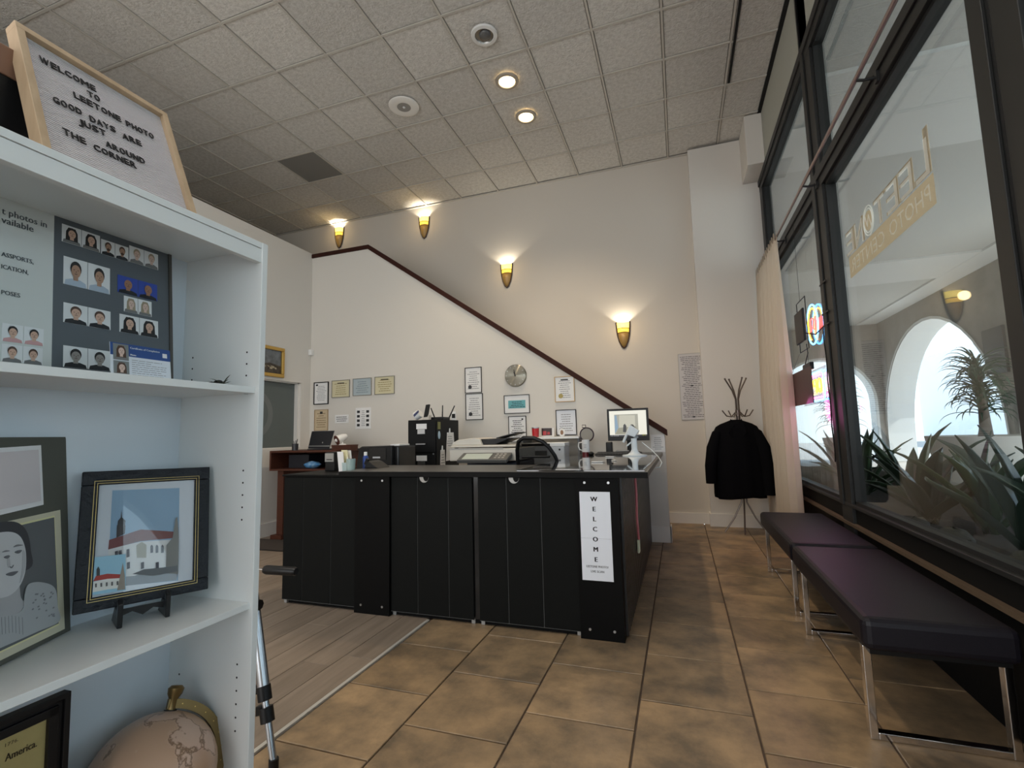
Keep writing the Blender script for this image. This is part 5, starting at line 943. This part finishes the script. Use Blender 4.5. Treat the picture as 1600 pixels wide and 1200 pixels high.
# ---------------------------------------------------------------- benches
VIN = M('bench_vinyl', (.0085, .0075, .0115), .48, spec=.28, bump=(250, .08))
b0_ = thing('bench', 'nearer long black padded bench on square chrome hoops by the window', 'bench'); L_ = 1.22
sb = MB(); sb.box(-.235, .235, 0, L_, .335, .455); build(sb, 'seat_pad', VIN, b0_, bevel=.028); build(MB().box(-.21, .21, .03, L_-.03, .318, .337), 'seat_board', BLKM, b0_)
for y in (.06, L_-.18):
    mb = MB(); y1 = y+.035; r_ = .014
    mb.box(-.225, -.197, y, y1, 0, .335).box(.197, .225, y, y1, 0, .335).box(-.197, .197, y, y1, 0, .026).box(-.197, .197, y, y1, .312, .335); build(mb, 'leg_hoop', CHR, b0_, bevel=.003)
b0_.location = (.835, 2.20, 0); b2_ = dup(b0_); b2_.location = (.840, 3.475, 0); b2_['label'] = 'farther long black padded bench on chrome hoops, toward the coat stand'
for q in (b0_, b2_): q['group'] = 'black benches along the window'
# ---------------------------------------------------------------- coat stand and coat
rx, ry = .66, 6.10; t = thing('coat_stand', 'dark metal coat stand with splayed hooks and three feet', 'coat stand', (rx, ry, 0)); RM = M('stand_metal', (.16, .13, .11), .35, metal=.7); rx -= .02
for a in (200, 262, 330):
    d_ = Vector((math.cos(math.radians(a)), math.sin(math.radians(a))*.7, 0)); L0 = Vector((rx, ry, 0)); build(MB().tube([L0+d_*.24+Z_*.012, L0+d_*.12+Z_*.17, L0+d_*.03+Z_*.34, L0+d_*.018+Z_*.6], .009, 8), 'foot', RM, t); 
for i in range(4):
    a = math.radians(28+90*i); d_ = Vector((math.cos(a), math.sin(a)*.6, 0)); L0 = Vector((rx, ry, 0))
    build(MB().tube([L0+d_*.018+Z_*.5, L0+d_*.018+Z_*1.50, L0+d_*.05+Z_*1.60, L0+d_*.13+Z_*1.735], [.008]*4, 8), 'upright', RM, t); q = t.children[-1]; build(MB().ball(L0+d_*.13+Z_*1.738, .011, 10), 'ball_tip', RM, q)
    build(MB().tube([L0+d_*.02+Z_*1.36, L0+d_*.08+Z_*1.30, L0+d_*.14+Z_*1.31, L0+d_*.19+Z_*1.375], .007, 8), 'hook', RM, t)
build(MB().cyl((rx, ry, 1.30), (rx, ry, 1.38), .026), 'collar', RM, t)
COAT = M('coat_black', (.0045, .0045, .0055), .95, spec=.05); t = thing('coat', 'long black coat hanging on a hanger from the coat stand', 'coat', (rx, ry-.08, .37)); xc, yc = rx-.04, ry-.10
secs = [(1.262, .045, .045), (1.245, .085, .06), (1.215, .16, .075), (1.185, .205, .08), (1.14, .225, .09), (1.0, .235, .10), (.8, .245, .105), (.6, .25, .11), (.44, .255, .115), (.40, .252, .11)]
def coat_fn(s, q):
    i = min(int(q*(len(secs)-1)), len(secs)-2); f_ = q*(len(secs)-1)-i; z, a, b = [secs[i][j]*(1-f_)+secs[i+1][j]*f_ for j in range(3)]; an = 2*PI*s
    wv = 1+.05*q*math.sin(an*9)+.03*math.sin(an*4+q*3); return Vector((xc+a*math.cos(an)*wv, yc+b*math.sin(an)*wv, z-.015*q*math.sin(an*2)))
build(MB().grid(coat_fn, 56, 27), 'body', COAT, t, solid=.006)
for sg, x2, zb in ((-1, -.30, .56), (1, .285, .44)):
    build(MB().tube([(xc+sg*.15, yc-.01, 1.17), (xc+sg*.205, yc-.02, 1.11), (xc+sg*.262, yc-.045, .95), (xc+x2*.98, yc-.06, .75), (xc+x2, yc-.065, zb+.05), (xc+x2, yc-.065, zb)], [.03, .055, .064, .062, .056, .054], 14), 'sleeve', COAT, t)
for sg in (-1, 1): build(MB().prism([(xc+sg*.01, yc-.085, 1.0), (xc+sg*.02, yc-.075, 1.21), (xc+sg*.055, yc-.05, 1.275), (xc+sg*.085, yc-.075, 1.20), (xc+sg*.09, yc-.10, 1.12)], (0, -.008, 0)), 'lapel', COAT, t)
build(MB().tube([(xc, yc+.02, 1.255), (xc, yc+.03, 1.30), (xc+.02, yc+.05, 1.335), (xc+.0, yc+.075, 1.345), (xc-.015, yc+.07, 1.325)], .004, 8), 'hanger_hook', CHR, t)
# ---------------------------------------------------------------- curtain and rod
t = thing('curtain_rod', 'thin metal curtain rod running along the window transom', 'curtain rod', (1.0, 3.4, 3.02)); build(MB().tube([(1.0, 1.0, 3.02), (1.0, 6.38, 3.02)], .010, 10), 'rod', M('rod_metal', (.35, .28, .27), .3, metal=.8), t); build(MB().tube([(1.0, .9, 3.02), (1.0, 4.2, 3.02)], .012, 10), 'outer_tube', M('rod_metal', ()), t)
for y in (2.9, 4.1, 5.25): build(MB().tube([(1.095, y, 3.0), (1.03, y, 3.0), (1.0, y, 3.008)], .008, 8), 'bracket', ALU, t); build(MB().box(1.085, 1.098, y-.015, y+.015, 2.97, 3.03), 'bracket_plate', ALU, t)
def cur(s, q):
    y = 5.12+s*1.24+.03*(1-q)*0; z = 3.03-q*2.99+(.045*math.cos(s*PI*26) if q < .01 else 0); am = (.012+.040*min(1, q*2.2)); return Vector((.985+am*math.sin(s*PI*26)-.012*q, y+.008*math.sin(s*50+q*4)-.04*q*(1-s), z))
t = thing('curtain', 'long cream curtain gathered at the far end of the window', 'curtain', (.99, 5.75, .04)); CUM = bpy.data.materials.new('curtain_cloth'); CUM.use_nodes = True; T_ = CUM.node_tree; T_.nodes.clear()
df_ = T_.nodes.new('ShaderNodeBsdfDiffuse'); tl_ = T_.nodes.new('ShaderNodeBsdfTranslucent'); mx_2 = T_.nodes.new('ShaderNodeMixShader'); oo = T_.nodes.new('ShaderNodeOutputMaterial'); df_.inputs[0].default_value = (.70, .60, .48, 1); tl_.inputs[0].default_value = (.72, .60, .50, 1); mx_2.inputs[0].default_value = .35
T_.links.new(df_.outputs[0], mx_2.inputs[1]); T_.links.new(tl_.outputs[0], mx_2.inputs[2]); T_.links.new(mx_2.outputs[0], oo.inputs[0]); build(MB().grid(cur, 260, 22), 'cloth', CUM, t)
# ---------------------------------------------------------------- neon signs hanging at the glass
def neon(name, col, s): return M(name, (.02, .02, .02), .4, emit=col, es=s)
NB, NP, NY, NR = neon('neon_blue', (.10, .45, 1.0), 7), neon('neon_pink', (1.0, .10, .45), 7), neon('neon_yellow', (1.0, .50, .03), 6), neon('neon_red', (1.0, .05, .04), 7)
def wire(t, pts, r=.003): build(MB().tube(pts, r, 6), 'wire', BLKF, t)
XG = WX+.05
t = thing('neon_open_sign', 'rectangular pink and blue neon sign with a brown back hanging at the glass', 'neon sign', (1.06, 4.9, 1.35)); z0, z1, ya, yb = 1.36, 1.66, 4.50, 5.30
bp_ = box('back_panel', M('sign_back_brown', (.065, .03, .028), .45), 1.035, 1.043, ya, yb, z0, z1, t, bevel=.002); box('transformer', BLKM, 1.045, 1.075, ya+.05, ya+.30, z1-.02, z1+.04, t, bevel=.004)
def loop(y0, y1, a, b, x): return [(x, y, z) for y, z in ((y0+.03, a), (y1-.03, a), (y1, a+.03), (y1, b-.03), (y1-.03, b), (y0+.03, b), (y0, b-.03), (y0, a+.03))]
build(MB().tube(loop(ya+.03, yb-.03, z0+.03, z1-.03, XG-.02), .007, 8, closed=True), 'blue_border', NB, t); build(MB().tube(loop(ya+.055, yb-.055, z0+.055, z1-.055, XG-.02), .006, 8, closed=True), 'pink_border', NP, t)
def stroke(t, nm, mat, y0, zb, w_, h_, S_, x=XG-.02):
    for pts in S_: build(MB().tube([(x, y0+a*w_, zb+b*h_) for a, b in pts], .006, 8), nm, mat, t)
O_ = [[(.5+.5*math.cos(i*PI/8), .5+.5*math.sin(i*PI/8)) for i in range(17)]]
for i, S_ in enumerate([O_, [[(0, 0), (0, 1), (.8, .95), (.9, .75), (.8, .55), (0, .5)]], [[(.9, 0), (0, 0), (0, 1), (.9, 1)], [(0, .5), (.7, .5)]], [[(0, 0), (0, 1), (.9, 0), (.9, 1)]]]): stroke(t, 'neon_letter', NY, ya+.11+.155*i, z0+.09, .11, .12, S_)
box('clear_cover', pane_mat('acrylic', (.95, .93, .95), 1.0), XG-.008, XG-.004, ya, yb, z0, z1, t)
wire(t, [(1.05, yb-.02, z1), (1.05, 4.89, 1.815)], .0015); wire(t, [(1.05, ya+.12, z1), (1.05, 4.60, 1.815)], .0015)
t = thing('neon_round_sign', 'round red and yellow neon sign hanging above the rectangular one', 'neon sign', (1.06, 4.6, 1.88)); yc_, zc_, rr = 4.72, 2.04, .17
build(MB().box(1.03, 1.05, yc_-.13, yc_+.17, zc_-.15, zc_+.13), 'transformer', BLKM, t, bevel=.03); mb = MB()
for sy_ in (-1, 1): mb.tube([(1.055, yc_+sy_*.15, zc_-.22), (1.055, yc_+sy_*.15, zc_+.22)], .004, 6)
for z in (-.22, .22): mb.tube([(1.055, yc_-.15, zc_+z), (1.055, yc_+.15, zc_+z)], .004, 6)
build(mb, 'hanging_frame', BLKF, t); build(MB().tube([(XG-.02, yc_+rr*math.cos(a), zc_+rr*math.sin(a)) for a in [2*PI*i/32 for i in range(32)]], .0065, 8, closed=True), 'blue_ring', NB, t)
build(MB().tube([(XG-.02, yc_+.14*math.cos(a), zc_+.14*math.sin(a)) for a in [math.radians(-60+i*8) for i in range(28)]], .006, 8), 'yellow_swirl', NY, t)
for i in range(4): stroke(t, 'neon_stroke', NR, yc_-.10+.05*i, zc_-.05, .035, .10, [[[(0, 0), (0, 1)], [(1, 1), (0, .9), (1, .1), (0, 0)], [(0, 1), (1, 1)], [(0, 0), (.5, 1), (1, 0)]][i]])
wire(t, [(1.05, 4.62, 1.86), (1.05, 4.60, 1.78), (1.05, 4.66, 1.74), (1.05, 4.72, 1.70)], .004); wire(t, [(1.05, 4.72, 2.26), (1.05, 4.72, 2.95)], .0015)
pts = [(1.088, 4.22+.012*math.sin(i*1.7), 2.25-.09*i) for i in range(16)]; t = thing('power_cable', 'thin black cable running down beside the window mullion to the neon signs', 'cable', (1.09, 4.24, .9)); wire(t, [(1.05, 4.60, 1.95), (1.07, 4.40, 1.90)]+[(1.088, 4.25, 1.93)]+[(1.088, p[1]+.03, p[2]) for p in pts[4:]], .005)
for z in (2.25, 2.02, 1.93): build(MB().box(1.085, 1.09, 4.08, 4.245, z-.006, z+.006), 'cable_tie', BLKF, t)
light('neon_glow', 'POINT', (1.02, 4.75, 1.30), 2.0, (1.0, .16, .62), shadow_soft_size=.15)
# ---------------------------------------------------------------- gold lettering on the shop glass (reads from outside)
t = thing('window_lettering', 'pale gold LEETONE PHOTO CENTER lettering on the big window pane', 'window lettering', (1.16, 3.2, 2.15)); GFM = film_mat('gold_film', (.72, .60, .42), .72); LFM = film_mat('pale_film', (.95, .95, .90), .9); xg = WX+.0500
ys0, ys1 = 2.60, 3.76
gb_ = build(MB().add([(xg, ys0, 2.155), (xg, ys1, 2.155), (xg, ys1, 2.30), (xg, ys0, 2.30)], [(0, 1, 2, 3)]), 'lower_band', GFM, t, solid=.0008)
mb = MB(); text(mb, 'PHOTO', (xg-.0014, ys0+.04, 2.185), Y_, Z_, .085, width=.46, bold=0); build(mb, 'lettering', LFM, t)
mb = MB(); text(mb, 'CENTER', (xg-.0014, ys0+.57, 2.185), Y_, Z_, .085, width=.55, bold=0); build(mb, 'lettering', LFM, t)
lets = 'LEETONE'; st = (ys1-ys0-.10)/6.2
for i, ch in enumerate(lets):
    y0 = ys0+.01+st*i*.99; h_ = .19 if i == 0 else .165
    if ch == 'O':
        for r_ in (.082, .066): build(MB().tube([(xg-.001, y0+.085+r_*math.cos(a)*.95, 2.315+.085+r_*math.sin(a)*1.1) for a in [2*PI*k/28 for k in range(28)]], .0035, 5, closed=True), 'ring', LFM, t)
        build(MB().disc((xg, y0+.085, 2.40), (-1, 0, 0), .06, .0008, 24), 'gold_disc', GFM, t); build(MB().tube([(xg-.002, y0+.04, 2.35), (xg-.002, y0+.07, 2.43), (xg-.002, y0+.10, 2.37), (xg-.002, y0+.13, 2.45)], .004, 5), 'emblem_stroke', LFM, t)
    else:
        mb = MB(); text(mb, ch, (xg, y0, 2.312), Y_, Z_, h_+(.04 if i == 0 else 0), width=st*.93, bold=.006); build(mb, 'gold_letter', GFM, t)
        mb = MB(); text(mb, ch, (xg-.0014, y0+.012, 2.312), Y_, Z_, h_-.01, width=st*.80, bold=0); build(mb, 'letter_outline', LFM, t)
